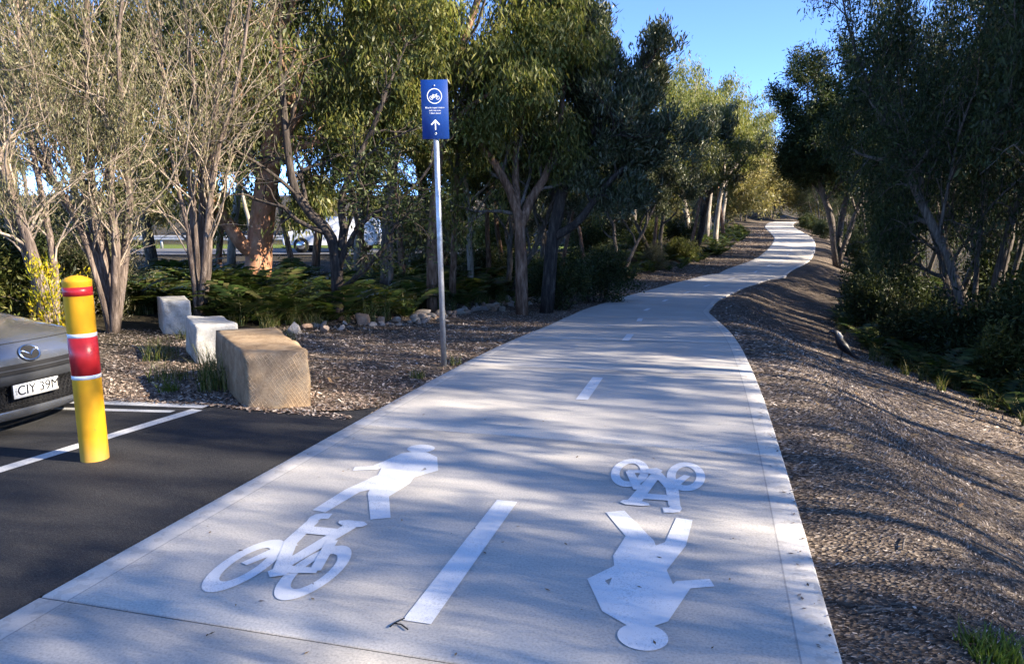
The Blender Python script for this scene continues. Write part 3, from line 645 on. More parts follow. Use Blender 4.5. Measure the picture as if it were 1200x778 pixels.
# ------------------------------------------------------------------ vegetation builders
def unit(v): v = np.asarray(v, float); return v / (np.linalg.norm(v) + 1e-9)
class Plant:
    def __init__(s, seed): s.rng = np.random.default_rng(seed); s.st = {}; s.ap = []; s.ad = []; s.rng2 = random.Random(seed)
    def grow(s, p, d, L, r, lev, P):
        rng = s.rng2; n = P['seg'][lev]; wg = P['wig'][lev]; tr = P['trop'][lev]
        px, py, pz = p; dx, dy, dz = d; pts = [(px, py, pz)]; ds = []
        st = L / n
        for i in range(n):
            dx += rng.gauss(0, wg); dy += rng.gauss(0, wg); dz += rng.gauss(0, wg) + tr
            q = 1 / math.sqrt(dx * dx + dy * dy + dz * dz + 1e-9); dx *= q; dy *= q; dz *= q
            px += dx * st; py += dy * st; pz += dz * st; pts.append((px, py, pz)); ds.append((dx, dy, dz))
        s.along(pts, r, r * P['tap'][lev], lev, P, L)
    def along(s, pts, r0, r1, lev, P, L=None, t0=None, nc=None):
        rng = s.rng2; n = len(pts) - 1; A = np.array(pts); rad = np.linspace(r0, r1, n + 1)
        if L is None: L = float(np.linalg.norm(np.diff(A, axis=0), axis=1).sum())
        s.st.setdefault(lev, []).append((A, rad))
        if lev == P['max']:
            m = P['anch']; ts = np.linspace(P.get('a0', .2), 1, m) * n; i = np.minimum(ts.astype(int), n - 1); f = (ts - i)[:, None]
            s.ap.append(A[i] * (1 - f) + A[i + 1] * f); D = A[i + 1] - A[i]; s.ad.append(D / (np.linalg.norm(D, axis=1)[:, None] + 1e-9)); return
        c = P['nc'][lev] if nc is None else nc; t0 = P['t0'][lev] if t0 is None else t0; az = rng.random() * 6.28
        for k in range(c):
            t = t0 + (1 - t0) * (k + rng.random()) / c; t = min(t, .999); i = int(t * n); f = t * n - i; b = A[i] * (1 - f) + A[i + 1] * f; d = unit(A[i + 1] - A[i])
            az += 2.4 + rng.gauss(0, .5); ang = P['ang'][lev] * (.7 + .6 * rng.random()); u = unit(np.cross(d, (.3, .2, 1) if abs(d[2]) < .95 else (1, 0, 0))); v = np.cross(d, u)
            dd = d * math.cos(ang) + (u * math.cos(az) + v * math.sin(az)) * math.sin(ang)
            s.grow(tuple(b), tuple(dd), L * P['rat'][lev] * (.65 + .7 * rng.random()) * (1.15 - .5 * t), max(.003, (r0 + (r1 - r0) * t) * P['rr'][lev]), lev + 1, P)
        if P.get('tip', True): s.grow(tuple(A[-1]), tuple(unit(A[-1] - A[-2])), L * P['rat'][lev] * .8, max(.003, r1 * .9), lev + 1, P)
    def tubes(s, levs, sides):
        mb = MB()
        for l in levs:
            for A, rad in s.st.get(l, []): mb.tube(A, rad, sides[min(l, len(sides) - 1)], l == 0)
        return mb
    def leaves(s, per, ln, wd, spread, mode='droop', var=.35):
        if not s.ap: return None
        rng = s.rng; P = np.vstack(s.ap); D = np.vstack(s.ad); P = np.repeat(P, per, 0); D = np.repeat(D, per, 0); n = len(P)
        P = P + rng.normal(0, spread, (n, 3)); rd = rng.normal(0, 1, (n, 3)); rd /= np.linalg.norm(rd, axis=1)[:, None]
        a = D * {'droop': .1, 'up': .5, 'fan': .55, 'flat': .4}[mode] + rd * {'droop': .55, 'up': .6, 'fan': .8, 'flat': .8}[mode]
        a[:, 2] += {'droop': -.85, 'up': .55, 'fan': .15, 'flat': 0}[mode]
        a /= np.linalg.norm(a, axis=1)[:, None]; q = rng.normal(0, 1, (n, 3)); b = np.cross(a, q); b /= np.linalg.norm(b, axis=1)[:, None]; nrm = np.cross(a, b)
        l = (ln * (1 + rng.normal(0, var, n)).clip(.4, 1.8))[:, None]; w = (wd * (1 + rng.normal(0, var, n)).clip(.4, 1.8))[:, None]
        mid = P + a * l * .45 + nrm * l * .06
        V = np.stack([P, mid + b * w * .5, P + a * l, mid - b * w * .5], 1); mb = MB(); mb.quads(V); return mb
def finish(pl, name, bark, twig, leafm, lv, trunk_levels=(0,), tl=None, sides=(9, 7, 5, 4, 3), loc=(0, 0, 0), part0='trunk'):
    root = empty(name, loc)
    if tl == 'each':
        for A, rad in pl.st.get(0, []):
            mb = MB(); mb.tube(A, rad, 9); mb.build(part0, bark, root, True)
    else: pl.tubes(trunk_levels, sides).build(part0, bark, root, True)
    rest = [l for l in sorted(pl.st) if l not in trunk_levels]
    if rest: pl.tubes(rest, sides).build('branches', twig, root, True)
    mb = pl.leaves(*lv)
    if mb: mb.build('crown', leafm, root)
    return root

P_GUM = dict(max=3, seg=[8, 6, 5, 4], wig=[.06, .16, .2, .25], trop=[.05, .06, .02, -.02], tap=[.35, .35, .4, .4], nc=[7, 5, 5], t0=[.5, .3, .2], ang=[.75, .8, .8], rat=[.48, .5, .5], rr=[.55, .6, .6], anch=5, a0=.3)
P_BANK = dict(max=3, seg=[7, 6, 5, 3], wig=[.16, .2, .22, .2], trop=[.03, .06, .06, .08], tap=[.5, .45, .5, .5], nc=[6, 5, 5], t0=[.35, .3, .25], ang=[.8, .75, .7], rat=[.55, .52, .42], rr=[.6, .6, .6], anch=4, a0=.5)
P_DARK = dict(max=3, seg=[7, 6, 5, 4], wig=[.13, .2, .22, .25], trop=[.03, .03, .02, .0], tap=[.4, .4, .4, .4], nc=[8, 6, 5], t0=[.34, .2, .2], ang=[.85, .85, .8], rat=[.5, .5, .48], rr=[.5, .55, .6], anch=5, a0=.2)
P_SHRUB = dict(max=2, seg=[5, 4, 4], wig=[.2, .22, .25], trop=[.02, .04, .02], tap=[.4, .4, .4], nc=[7, 5], t0=[.15, .15], ang=[.7, .8], rat=[.6, .55], rr=[.55, .6], anch=6, a0=.1)

def proto_tree(seed, h, r, P, bark, twig, leafm, lv, name, lean=(0, 0), stems=1):
    pl = Plant(seed)
    for k in range(stems):
        a = k * 2 * math.pi / max(1, stems) + seed; d = unit((lean[0] + (.28 * math.cos(a) if stems > 1 else 0), lean[1] + (.28 * math.sin(a) if stems > 1 else 0), 1))
        pl.grow((.12 * math.cos(a) * (stems > 1), .12 * math.sin(a) * (stems > 1), -.15), tuple(d), h * (.62 if stems == 1 else .6), r * (1 if stems == 1 else .75), 0, P)
    return finish(pl, name, M[bark], M[twig], M[leafm], lv, (0,), 'each' if stems > 1 else None, part0='trunk' if stems == 1 else 'stem')

POOL = {}
def tree(kind, loc, rz, sc, name, label, cat='tree', group=None, sxy=None):
    if kind not in POOL:
        kf = KINDS[kind]; o = kf(); POOL[kind] = o; o.location = (0, 0, 0); first = True
    else: o = POOL[kind]; first = False
    x, y = loc[0], loc[1]; rz = (x * 12.9898 + y * 78.233) % 6.283 if rz is None else rz; z = H1(x, y) if len(loc) < 3 else loc[2]; s3 = (sxy or sc, sxy or sc, sc)
    if first: c = o; c.location = (x, y, z); c.rotation_euler = (0, 0, rz); c.scale = s3
    else: c = copy_thing(o, (x, y, z), rz, s3)
    c.name = name
    for k in ('label', 'group'):
        if k in c: del c[k]
    tag(c, label, cat, group); return c
CH_fix = CH
def kid_cache(o): CH[o.name] = [k for k in bpy.data.objects if k.parent == o]
KINDS = {
    'gumA': lambda: proto_tree(11, 10, .17, P_GUM, 'grey_bark', 'grey_bark', 'gum_leaf', (6, .15, .034, .16, 'droop'), 'gum_tree'),
    'gumB': lambda: proto_tree(12, 9, .14, dict(P_GUM, nc=[8, 5, 5], t0=[.45, .3, .2]), 'pale_bark', 'pale_bark', 'lime_leaf', (9, .15, .036, .17, 'droop'), 'gum_tree', (.08, .05)),
    'gumC': lambda: proto_tree(13, 9, .11, dict(P_GUM, nc=[6, 5, 5], t0=[.55, .3, .2], rat=[.42, .5, .5]), 'brown_bark', 'grey_bark', 'gum_leaf', (11, .14, .034, .15, 'droop'), 'gum_tree', (-.06, .03)),
    'openA': lambda: proto_tree(14, 10, .15, dict(P_GUM, nc=[6, 4, 4], t0=[.4, .3, .2]), 'grey_bark', 'grey_bark', 'gum_leaf', (8, .13, .032, .15, 'droop'), 'gum_tree'),
    'bankA': lambda: proto_tree(21, 7, .16, P_BANK, 'dark_bark', 'grey_bark', 'banksia_leaf', (15, .13, .034, .09, 'up'), 'banksia_tree', (.2, .0)),
    'bankB': lambda: proto_tree(22, 6.5, .13, P_BANK, 'grey_bark', 'grey_bark', 'banksia_leaf', (15, .13, .034, .09, 'up'), 'banksia_tree', (-.15, .1), 2),
    'darkA': lambda: proto_tree(31, 9, .15, P_DARK, 'grey_bark', 'grey_bark', 'dark_leaf', (11, .10, .030, .15, 'flat'), 'evergreen_tree'),
    'darkB': lambda: proto_tree(32, 8, .13, dict(P_DARK, t0=[.36, .2, .2]), 'grey_bark', 'grey_bark', 'dark_leaf', (7, .105, .032, .15, 'fan'), 'evergreen_tree', (.1, .1), 3),
    'darkC': lambda: proto_tree(33, 9.5, .16, dict(P_DARK, nc=[7, 6, 5], t0=[.42, .2, .2]), 'grey_bark', 'grey_bark', 'dark_leaf', (11, .10, .030, .14, 'fan'), 'evergreen_tree', (-.15, 0)),
    'scrub': lambda: proto_tree(41, 5, .08, dict(P_DARK, t0=[.2, .2, .2]), 'grey_bark', 'pale_bark', 'scrub_leaf', (4, .22, .055, .16, 'fan'), 'scrub_tree', (0, 0), 3),
    'shrubA': lambda: proto_tree(51, 1.7, .03, P_SHRUB, 'dark_bark', 'grey_bark', 'dark_leaf', (9, .09, .03, .09, 'fan'), 'shrub', (0, 0), 4),
    'shrubB': lambda: proto_tree(52, 1.6, .025, P_SHRUB, 'grey_bark', 'grey_bark', 'gum_leaf', (9, .10, .028, .09, 'fan'), 'shrub', (0, 0), 4),
    'shrubC': lambda: proto_tree(53, 2.0, .025, P_SHRUB, 'grey_bark', 'pale_bark', 'tea_leaf', (12, .07, .014, .09, 'up'), 'shrub', (0, 0), 4),
}

# ------------------------------------------------------------------ trees with their own stems on the left
def spl(pts, n=12):
    P = np.array(pts, float); t = np.linspace(0, 1, len(P)); q = np.linspace(0, 1, n); return np.stack([pchip(q, t, P[:, i]) for i in range(3)], 1)
P_PAPER = dict(max=2, seg=[10, 8, 6], wig=[.05, .16, .2], trop=[.0, .045, .03], tap=[.4, .3, .4], nc=[16, 7], t0=[.2, .15], ang=[.55, .55], rat=[.32, .42], rr=[.30, .5], anch=6, a0=.3, tip=True)
def own_tree(name, stems, d, bark, twig, leafm, P, lv, seed, label, cat='tree', group=None, each=True, kids=None, part0='stem'):
    pl = Plant(seed); rg = random.Random(seed)
    base = pix(*stems[0][0][0][:2], d); base[2] = H1(base[0], base[1]) - .1
    for pts, r0, r1 in stems:
        W_ = [];
        for k, q in enumerate(pts): p = pix(q[0], q[1], d + (q[2] if len(q) > 2 else 0)); W_.append(p - base)
        if pts[0][:2] == stems[0][0][0][:2] or (len(pts[0]) > 3): W_[0][2] = 0
        A = spl(W_, 14); jit = np.cumsum(np.random.default_rng(seed + len(pl.st)).normal(0, .008, A.shape), 0); jit[0] = 0; A = A + jit
        pl.along(A, r0, r1, 0, P, nc=kids)
    root = finish(pl, name, M[bark], M[twig], M[leafm], lv, (0,), 'each' if each else None, loc=tuple(base), part0=part0)
    return tag(root, label, cat, group)
LVT = (5, .075, .012, .07, 'up')
own_tree('paperbark_tree', [([(62, 392), (40, 305), (12, 215), (-25, 110), (-60, 0)], 0.081, 0.031), ([(58, 392), (25, 290), (-8, 235), (-60, 160)], 0.062, 0.025), ([(66, 392), (60, 300, .4), (40, 200, .6), (20, 80, .8), (10, -60, 1)], 0.056, 0.019)],
         9.6, 'paperbark', 'twig', 'tea_leaf', P_PAPER, LVT, 101, 'paperbark leaning left behind the yellow bush at the left edge', 'tree', 'paperbarks')
own_tree('paperbark_tree', [([(132, 382), (112, 310), (78, 240), (45, 190), (15, 120), (-20, 20)], 0.074, 0.022), ([(132, 382), (118, 300, .1), (96, 215, .2), (62, 120, .2), (30, 20, .2), (15, -90, .2)], 0.081, 0.025), ([(132, 382), (122, 300, .3), (104, 200, .3), (101, 110, .3), (103, 10, .3), (106, -100, .3)], 0.087, 0.025), ([(132, 382), (134, 290, -.1), (129, 200, -.1), (134, 175, -.1)], 0.062, 0.050), ([(132, 382), (146, 300, .2), (150, 220, .2), (147, 160, .2), (140, 70, .2), (150, -60, .2)], 0.074, 0.022), ([(132, 382), (100, 290, -.2), (60, 200, -.3), (40, 130, -.3), (38, 40, -.3)], 0.043, 0.012)],
         10.6, 'paperbark', 'twig', 'tea_leaf', P_PAPER, LVT, 102, 'fan-shaped paperbark with many pale stems rising behind the bollard', 'tree', 'paperbarks')
own_tree('paperbark_tree', [([(232, 372), (230, 300), (224, 220), (205, 130), (180, 50), (160, -60)], 0.074, 0.019), ([(232, 372), (236, 300, .2), (236, 220, .2), (228, 120, .2), (218, 20, .2), (210, -80, .2)], 0.081, 0.022), ([(232, 372), (243, 300, .1), (246, 220, .1), (252, 120, .1), (268, 30, .1), (285, -60, .1)], 0.081, 0.022), ([(232, 372), (240, 290, -.2), (250, 200, -.2), (276, 100, -.2), (292, 10, -.2), (300, -90, -.2)], 0.056, 0.015), ([(232, 372), (222, 290, -.2), (204, 200, -.2), (192, 120, -.2), (188, 20, -.2)], 0.050, 0.012)],
         12.2, 'paperbark', 'twig', 'tea_leaf', P_PAPER, LVT, 103, 'dense upright bundle of dark paperbark stems left of the orange trunk', 'tree', 'paperbarks')
P_BIG = dict(P_GUM, nc=[7, 5, 5], t0=[.3, .25, .2], rat=[.34, .5, .5], rr=[.42, .6, .6])
own_tree('orange_gum_tree', [([(300, 348), (302, 300), (308, 240), (318, 170), (326, 100), (322, 20), (330, -120)], .30, .14), ([(303, 300, 0), (285, 290, -.2), (268, 268, -.3), (235, 225, -.3), (170, 195, -.2), (120, 160, 0)], .17, .08), ([(316, 180), (345, 140, .3), (390, 90, .5), (440, 30, .6), (480, -60, .8)], .16, .05), ([(322, 130), (300, 60, .3), (285, -20, .5), (270, -120, .5)], .13, .05), ([(314, 200), (350, 175, -.5), (400, 165, -.8), (450, 120, -1)], .11, .03)],
         15.8, 'orange_bark', 'brown_bark', 'gum_leaf', P_BIG, (8, .15, .034, .17, 'droop'), 104, 'big gum with smooth orange trunk lit by the sun', 'tree', None, True, part0='trunk')
P_CROOK = dict(P_GUM, max=2, seg=[8, 7, 5], wig=[.1, .25, .28], trop=[0, .03, .02], nc=[7, 6], t0=[.3, .2], ang=[.8, .8], rat=[.4, .5], rr=[.5, .55], anch=5, tap=[.4, .35, .4])
own_tree('crooked_tree', [([(396, 352), (394, 310), (385, 275), (360, 245), (344, 215), (336, 150), (330, 90)], .12, .05), ([(394, 320, 0), (402, 275, .1), (398, 245, .1), (412, 200, .1), (432, 160, .2), (450, 110, .2)], .09, .03), ([(396, 315, 0), (410, 285, -.1), (428, 260, -.2), (470, 235, -.2), (500, 200, -.2)], .06, .02), ([(398, 300), (406, 268, .2), (420, 240, .2), (436, 205, .3)], .05, .02), ([(393, 345), (420, 325, -.3), (450, 290, -.4), (462, 262, -.4)], .05, .03)],
         13.2, 'dark_bark', 'dark_bark', 'dark_leaf', P_CROOK, (3, .09, .03, .12, 'fan'), 105, 'crooked black-limbed small tree left of the sign pole', 'tree', None, True, part0='trunk')
own_tree('forked_tree', [([(612, 340), (610, 300), (608, 262), (600, 230), (582, 196), (560, 165), (545, 110)], .15, .06), ([(610, 265), (622, 235, .2), (640, 205, .3), (655, 160, .4), (660, 100, .4)], .12, .05), ([(606, 250), (604, 200, .3), (606, 140, .5), (615, 70, .6)], .10, .04)],
         16.8, 'brown_bark', 'grey_bark', 'gum_leaf', dict(P_BIG, rat=[.42, .5, .5]), (6, .14, .034, .16, 'droop'), 106, 'brown forked tree right of the sign pole', 'tree', None, True, part0='trunk')
own_tree('banksia_tree', [([(640, 338), (646, 290), (655, 240), (666, 195), (692, 172), (716, 152), (732, 110)], .17, .07), ([(664, 205), (676, 150, .3), (688, 100, .4), (694, 60, .5)], .11, .04), ([(648, 280), (676, 262, -.3), (700, 232, -.5), (724, 204, -.6), (745, 186, -.6)], .11, .04), ([(702, 165), (690, 120, -.4), (672, 70, -.5), (665, 40, -.5)], .09, .03), ([(706, 162), (736, 135, .2), (752, 95, .3)], .07, .03)],
         17.6, 'dark_bark', 'dark_bark', 'banksia_leaf', dict(P_BANK, rat=[.30, .55, .45], nc=[8, 6, 5]), (12, .13, .034, .1, 'up'), 107, 'big banksia leaning right with dark limbs and grey-green crown', 'tree', None, True, part0='trunk')
rg = random.Random(5)
def thin(px, d, kind, sc, label, name='gum_tree', group='slender trees in the left wood', rz=None):
    p = pix(px, 300, d); tree(kind, (p[0], d), rz, sc, name, label, 'tree', group)
# slender trees and the crowns above them
thin(345, 19, 'gumC', .8, 'thin grey trunk just right of the orange gum')
thin(366, 21, 'gumC', .85, 'thin grey trunk in front of the white car, left of the crooked tree')
own_tree('gum_tree', [([(505, 345), (506, 290), (510, 220), (516, 150), (535, 70), (565, -20), (580, -140)], .13, .06), ([(516, 150), (500, 100, -.3), (470, 40, -.5), (450, -60, -.6)], .08, .03), ([(528, 95), (575, 60, .2), (612, 10, .2), (640, -60, .3)], .07, .025), ([(514, 165), (545, 130, -.4), (590, 100, -.6), (620, 60, -.6)], .06, .02)],
         16.3, 'brown_bark', 'grey_bark', 'lime_leaf', dict(P_BIG, rat=[.40, .5, .5], nc=[7, 5, 5]), (7, .15, .035, .17, 'droop'), 108, 'reddish trunk right behind the sign pole carrying a drooping yellow-green crown', 'tree', None, True, part0='trunk')
thin(530, 19, 'gumC', .9, 'slender brown trunk first to the right of the sign pole')
thin(552, 22, 'gumB', .8, 'pale slender trunk second to the right of the sign pole')
thin(574, 24, 'gumC', .9, 'thin grey trunk left of the forked tree')
thin(430, 22.5, 'gumC', .95, 'thin trunk just right of the crooked tree')
thin(472, 20, 'gumC', .9, 'thin trunk between the crooked tree and the sign pole')
thin(592, 26, 'gumC', .95, 'thin trunk just behind the forked tree')
thin(255, 23, 'gumC', .95, 'thin trunk between the upright paperbark and the orange gum')
thin(450, 17, 'gumA', 1.0, 'tall gum with dense crown above the crooked tree', group=None)
thin(420, 24, 'gumB', 1.25, 'tall lime-leaved gum behind the crooked tree', group=None)
thin(180, 20, 'gumA', 1.0, 'gum filling the gap between the two upright paperbarks', group=None)
thin(80, 18, 'gumB', .95, 'yellow-green gum behind the fan-shaped paperbark', group=None)
thin(-40, 16, 'gumA', 1.0, 'gum behind the leaning paperbark at the left edge', group=None)
thin(270, 25, 'gumB', 1.1, 'pale gum behind the orange trunk', group=None)
thin(15, 14.5, 'gumA', .9, 'gum filling the gap behind the two leftmost paperbarks', group=None)
thin(130, 17, 'gumC', 1.0, 'slim gum behind the middle of the fan-shaped paperbark', group=None)
thin(-160, 12, 'gumA', 1., 'gum beyond the left edge behind the car', group=None)
# along the left of the path, going away
k = 0
for y, off, kind, sc in [(21, 3.0, 'bankB', .9), (22.5, 5.5, 'bankA', 1.15), (25, 2.8, 'gumC', .72), (26, 4.0, 'bankB', 1.0), (28.5, 3.0, 'gumC', .8), (30, 5.5, 'bankA', 1.25), (32, 3.2, 'bankB', .95), (34, 6, 'gumA', .9), (36, 3.4, 'gumC', .8), (38.5, 4.0, 'bankB', 1.05), (41, 6.5, 'gumB', .95), (43, 3.6, 'gumC', .85), (46, 4.0, 'bankA', 1.1), (49, 5, 'gumB', .95), (53, 3.8, 'gumB', .85), (57, 5, 'gumB', 1.0), (61, 4, 'gumC', .9), (66, 5.5, 'gumB', 1.0), (72, 4.5, 'gumB', .9), (79, 5, 'scrub', 1.1), (86, 4.5, 'scrub', 1.0), (27, 9, 'gumA', 1.0), (33, 10, 'gumB', 1.05), (20, 9, 'darkA', .8)]:
    p, n = station(s_of_y(y)); p = p - n * (HW + off); k += 1
    nm = {'b': 'banksia_tree', 'g': 'gum_tree', 's': 'scrub_tree', 'd': 'evergreen_tree'}[kind[0]]
    tree(kind, tuple(p), None, sc * (1.12 if y < 36 else 1.3 if y < 48 else 1.75), nm, '%s along the left of the path, %s of its kind going away' % ({'b': 'grey-green banksia', 'g': 'slender gum', 's': 'low tan scrub tree', 'd': 'dark bushy tree'}[kind[0]], nth('LP' + kind[0])), 'tree', 'trees along the left of the path')
# far end of the path
for i, (x, y, kind, sc) in enumerate([(26, 92, 'scrub', 1.3), (30.5, 99, 'scrub', 1.2), (34, 108, 'scrub', 1.4), (39, 113, 'scrub', 1.3), (44, 106, 'scrub', 1.1), (28, 110, 'gumB', 1.0), (36, 122, 'gumB', 1.1), (24, 100, 'gumB', .95), (47, 118, 'scrub', 1.6), (41, 126, 'gumA', 1.)]):
    tree(kind, (x, y), None, sc * 1.8, 'scrub_tree' if kind == 'scrub' else 'gum_tree', 'sunlit tan %s at the far end of the path, %s' % ('scrub' if kind == 'scrub' else 'gum', ['leftmost', 'second', 'third', 'fourth', 'fifth', 'sixth, taller', 'seventh, taller', 'eighth, taller', 'ninth', 'rearmost'][i]), 'tree', 'trees at the far end of the path')
# beyond the road
for i in range(27):
    x = -62 + i * 2.9 + rg.uniform(-1, 1); y = 54 + rg.uniform(-3, 12); kind = ['gumB', 'scrub', 'gumB', 'shrubB', 'gumA'][i % 5]
    tree(kind, (x, y), None, (3.0 if kind == 'shrubB' else 1.4) * rg.uniform(.75, 1.), 'gum_tree' if kind[0] == 'g' else 'scrub_tree', 'sunlit yellow-green tree on the rise beyond the road, %s from the left' % ORD[i], 'tree', 'trees beyond the road')

# ------------------------------------------------------------------ dark trees on the right
own_tree('evergreen_tree', [([(982, 294), (974, 255), (964, 225), (958, 185), (950, 150), (946, 128)], .22, .07), ([(982, 294), (986, 255, .4), (996, 210, .4), (994, 160, .4), (984, 115, .4)], .2, .06), ([(982, 294), (998, 262, -.3), (1012, 225, -.3), (1022, 170, -.3), (1026, 120, -.3)], .17, .05), ([(968, 235), (952, 215, .3), (940, 200, .4), (932, 178, .4)], .12, .04)],
         44, 'grey_bark', 'grey_bark', 'dark_leaf', dict(P_DARK, rat=[.30, .5, .5], nc=[10, 6, 5], t0=[.3, .2, .2]), (15, .2, .06, .22, 'fan'), 109, 'dark tree with sunlit pale stems at the right of the far path', 'tree', 'dark trees on the right', True, part0='trunk')
RT = [(43, 5.5, 'darkC', 1.0), (49, 5.5, 'darkA', 1.05), (39, 6.2, 'darkB', 1.0), (55, 6, 'darkA', 1.0), (35, 7.0, 'darkA', 1.0), (31, 6.6, 'darkC', 1.0), (27, 7.4, 'darkB', 1.15), (23.5, 7.0, 'darkA', 1.0), (20, 7.6, 'darkC', 1.0), (17, 7.0, 'darkB', 1.05), (14.5, 8.2, 'darkA', .95), (12, 7.6, 'darkC', .95), (10, 8.6, 'openA', .95), (7.2, 8.4, 'openA', .9), (25, 11, 'darkA', 1.15), (19, 11.5, 'darkB', 1.2), (13.5, 12, 'openA', 1.2), (32, 11, 'darkC', 1.2), (9, 12, 'openA', 1.05), (40, 10.5, 'darkA', 1.1), (16, 9.5, 'darkA', 1.2), (13.2, 5.9, 'darkC', .85), (16.2, 6.0, 'darkA', .8), (19.4, 5.9, 'darkC', .85), (22.2, 6.4, 'darkB', .9), (21.5, 9.3, 'darkC', 1.2), (28.5, 9.2, 'darkA', 1.2), (36.5, 9.2, 'darkB', 1.2), (45, 9.2, 'darkA', 1.2), (11, 15, 'openA', 1.2), (17, 15.5, 'darkC', 1.35), (24, 15, 'darkA', 1.4), (33, 15, 'darkB', 1.4), (52, 10, 'darkC', 1.1), (62, 5.5, 'darkB', .9), (70, 6, 'darkC', .9), (80, 7, 'darkA', .8),
      (4.0, 8.5, 'openA', .85), (1.0, 10, 'openA', .95), (5.5, 13, 'openA', 1.), (-2, 8.5, 'openA', .9), (-5, 11, 'openA', .95), (-1, 14, 'openA', 1.05), (-9, 10, 'openA', 1.), (2.5, 17, 'openA', 1.1), (-6, 16, 'openA', 1.1), (-13, 13, 'openA', 1.1),
      (58, 3.4, 'darkA', .8), (66, 3.0, 'darkB', .75), (73, 2.8, 'darkA', .8), (80, 2.6, 'darkB', .8), (87, 2.6, 'darkA', .85), (94, 2.6, 'darkB', .9), (61, 7, 'darkC', 1.), (69, 7, 'darkA', 1.), (77, 7, 'darkC', 1.), (86, 7, 'darkA', 1.1), (95, 7, 'darkC', 1.1), (48, 4.5, 'darkC', .9), (53, 4.2, 'darkA', .85)]
for k, (y, off, kind, sc) in enumerate(sorted(RT)):
    p, n = station(s_of_y(y)); p = p + n * (HW + off + (.5 if 24 < y < 44 and off < 9 else .2))
    tree(kind, tuple(p), None, sc * (1.6 if kind == 'darkB' else 1.35) * (1.22 if 12 < y < 42 else 1.15 if y > 56 else .9 if y > 45 else 1), 'gum_tree' if kind[0] in 'go' else 'evergreen_tree', ('%s in the %s row of the right thicket, %s from the viewer' % (('open-crowned gum' if kind[0] == 'o' else 'dark evergreen',) + (('front', nth('R0')) if off < 9 else ('rear', nth('R1'))))) if y > 6 else 'open-crowned gum beyond the right edge of view, %s of its row' % nth('R2'), 'tree', 'dark trees on the right', sxy=sc * (1.0 if y < 12 else .8 if y > 23 else .92))
# understorey shrubs
k = 0
for (y, side, off, kind, sc) in [(13, 1, 6.2, 'shrubA', 1.3), (16, 1, 6.0, 'shrubB', 1.1), (19, 1, 5.8, 'shrubA', 1.4), (22, 1, 5.6, 'shrubA', 1.2), (25.5, 1, 5.3, 'shrubC', 1.0), (29, 1, 5.2, 'shrubA', 1.3), (33, 1, 5.0, 'shrubB', 1.1), (37, 1, 4.6, 'shrubA', 1.1), (42, 1, 3.6, 'shrubA', 1.0), (10.5, 1, 7, 'shrubA', 1.2), (8, 1, 7, 'shrubB', 1.2), (52, 1, 3.0, 'shrubA', 1.2), (56, 1, 2.6, 'shrubA', 1.1), (60, 1, 2.4, 'shrubA', 1.1), (65, 1, 2.0, 'shrubA', 1.1), (70, 1, 1.7, 'shrubA', 1.1), (76, 1, 1.5, 'shrubA', 1.1), (82, 1, 1.3, 'shrubB', 1.1), (89, 1, 1.3, 'shrubA', 1.2), (46, 1, 3.4, 'shrubA', 1.2), (39, 1, 3.8, 'shrubA', 1.4), (35, 1, 4.2, 'shrubA', 1.5), (30.5, 1, 4.6, 'shrubA', 1.5), (26.5, 1, 5, 'shrubA', 1.5), (49, 1, 5, 'shrubA', 1.8), (57, 1, 5, 'shrubA', 1.8), (66, 1, 5, 'shrubA', 1.9), (78, 1, 5, 'shrubA', 2), (15, 1, 9, 'shrubA', 2), (21, 1, 9, 'shrubA', 2.), (28, 1, 9, 'shrubA', 2.), (11, 1, 10, 'shrubA', 1.9), (18, 1, 13, 'shrubA', 2.2), (25, 1, 13, 'shrubB', 2.2), (35, 1, 9, 'shrubA', 2.2), (13, 1, 15, 'shrubA', 2.2), (17, 1, 19, 'shrubA', 3.6), (22, 1, 20, 'shrubA', 3.8), (27, 1, 20, 'shrubA', 3.8), (32, 1, 19, 'shrubA', 3.8), (38, 1, 17, 'shrubA', 3.6), (14, 1, 11, 'shrubA', 2.2), (24, 1, 10, 'shrubA', 2.4), (31, 1, 12, 'shrubA', 2.6), (44, 1, 11, 'shrubA', 2.8), (17, 1, 7.4, 'shrubA', 1.7), (20, 1, 7, 'shrubA', 1.6),
                             (23, -1, 4.2, 'shrubA', .9), (27, -1, 3.4, 'shrubB', .8), (31, -1, 3.3, 'shrubA', .9), (35, -1, 3.2, 'shrubC', .8), (40, -1, 3.2, 'shrubB', .9), (24, -1, 7, 'shrubA', 1.7), (29, -1, 7, 'shrubB', 1.7), (36, -1, 7, 'shrubA', 1.8), (43, -1, 8, 'shrubB', 1.9), (50, -1, 8, 'shrubA', 1.9), (21, -1, 6, 'shrubC', 1.4), (33, -1, 5, 'shrubA', 1.4), (39, -1, 5, 'shrubB', 1.4), (47, -1, 5, 'shrubA', 1.4)]:
    p, n = station(s_of_y(y)); p = p + n * side * (HW + off); k += 1
    tree(kind, tuple(p), None, sc, 'shrub', 'leafy %s shrub under the trees %s of the path, %s of its colour' % ({'A': 'dark', 'B': 'green', 'C': 'greyish'}[kind[-1]], 'right' if side > 0 else 'left', nth('S' + kind + str(side))), 'shrub', 'understorey shrubs')
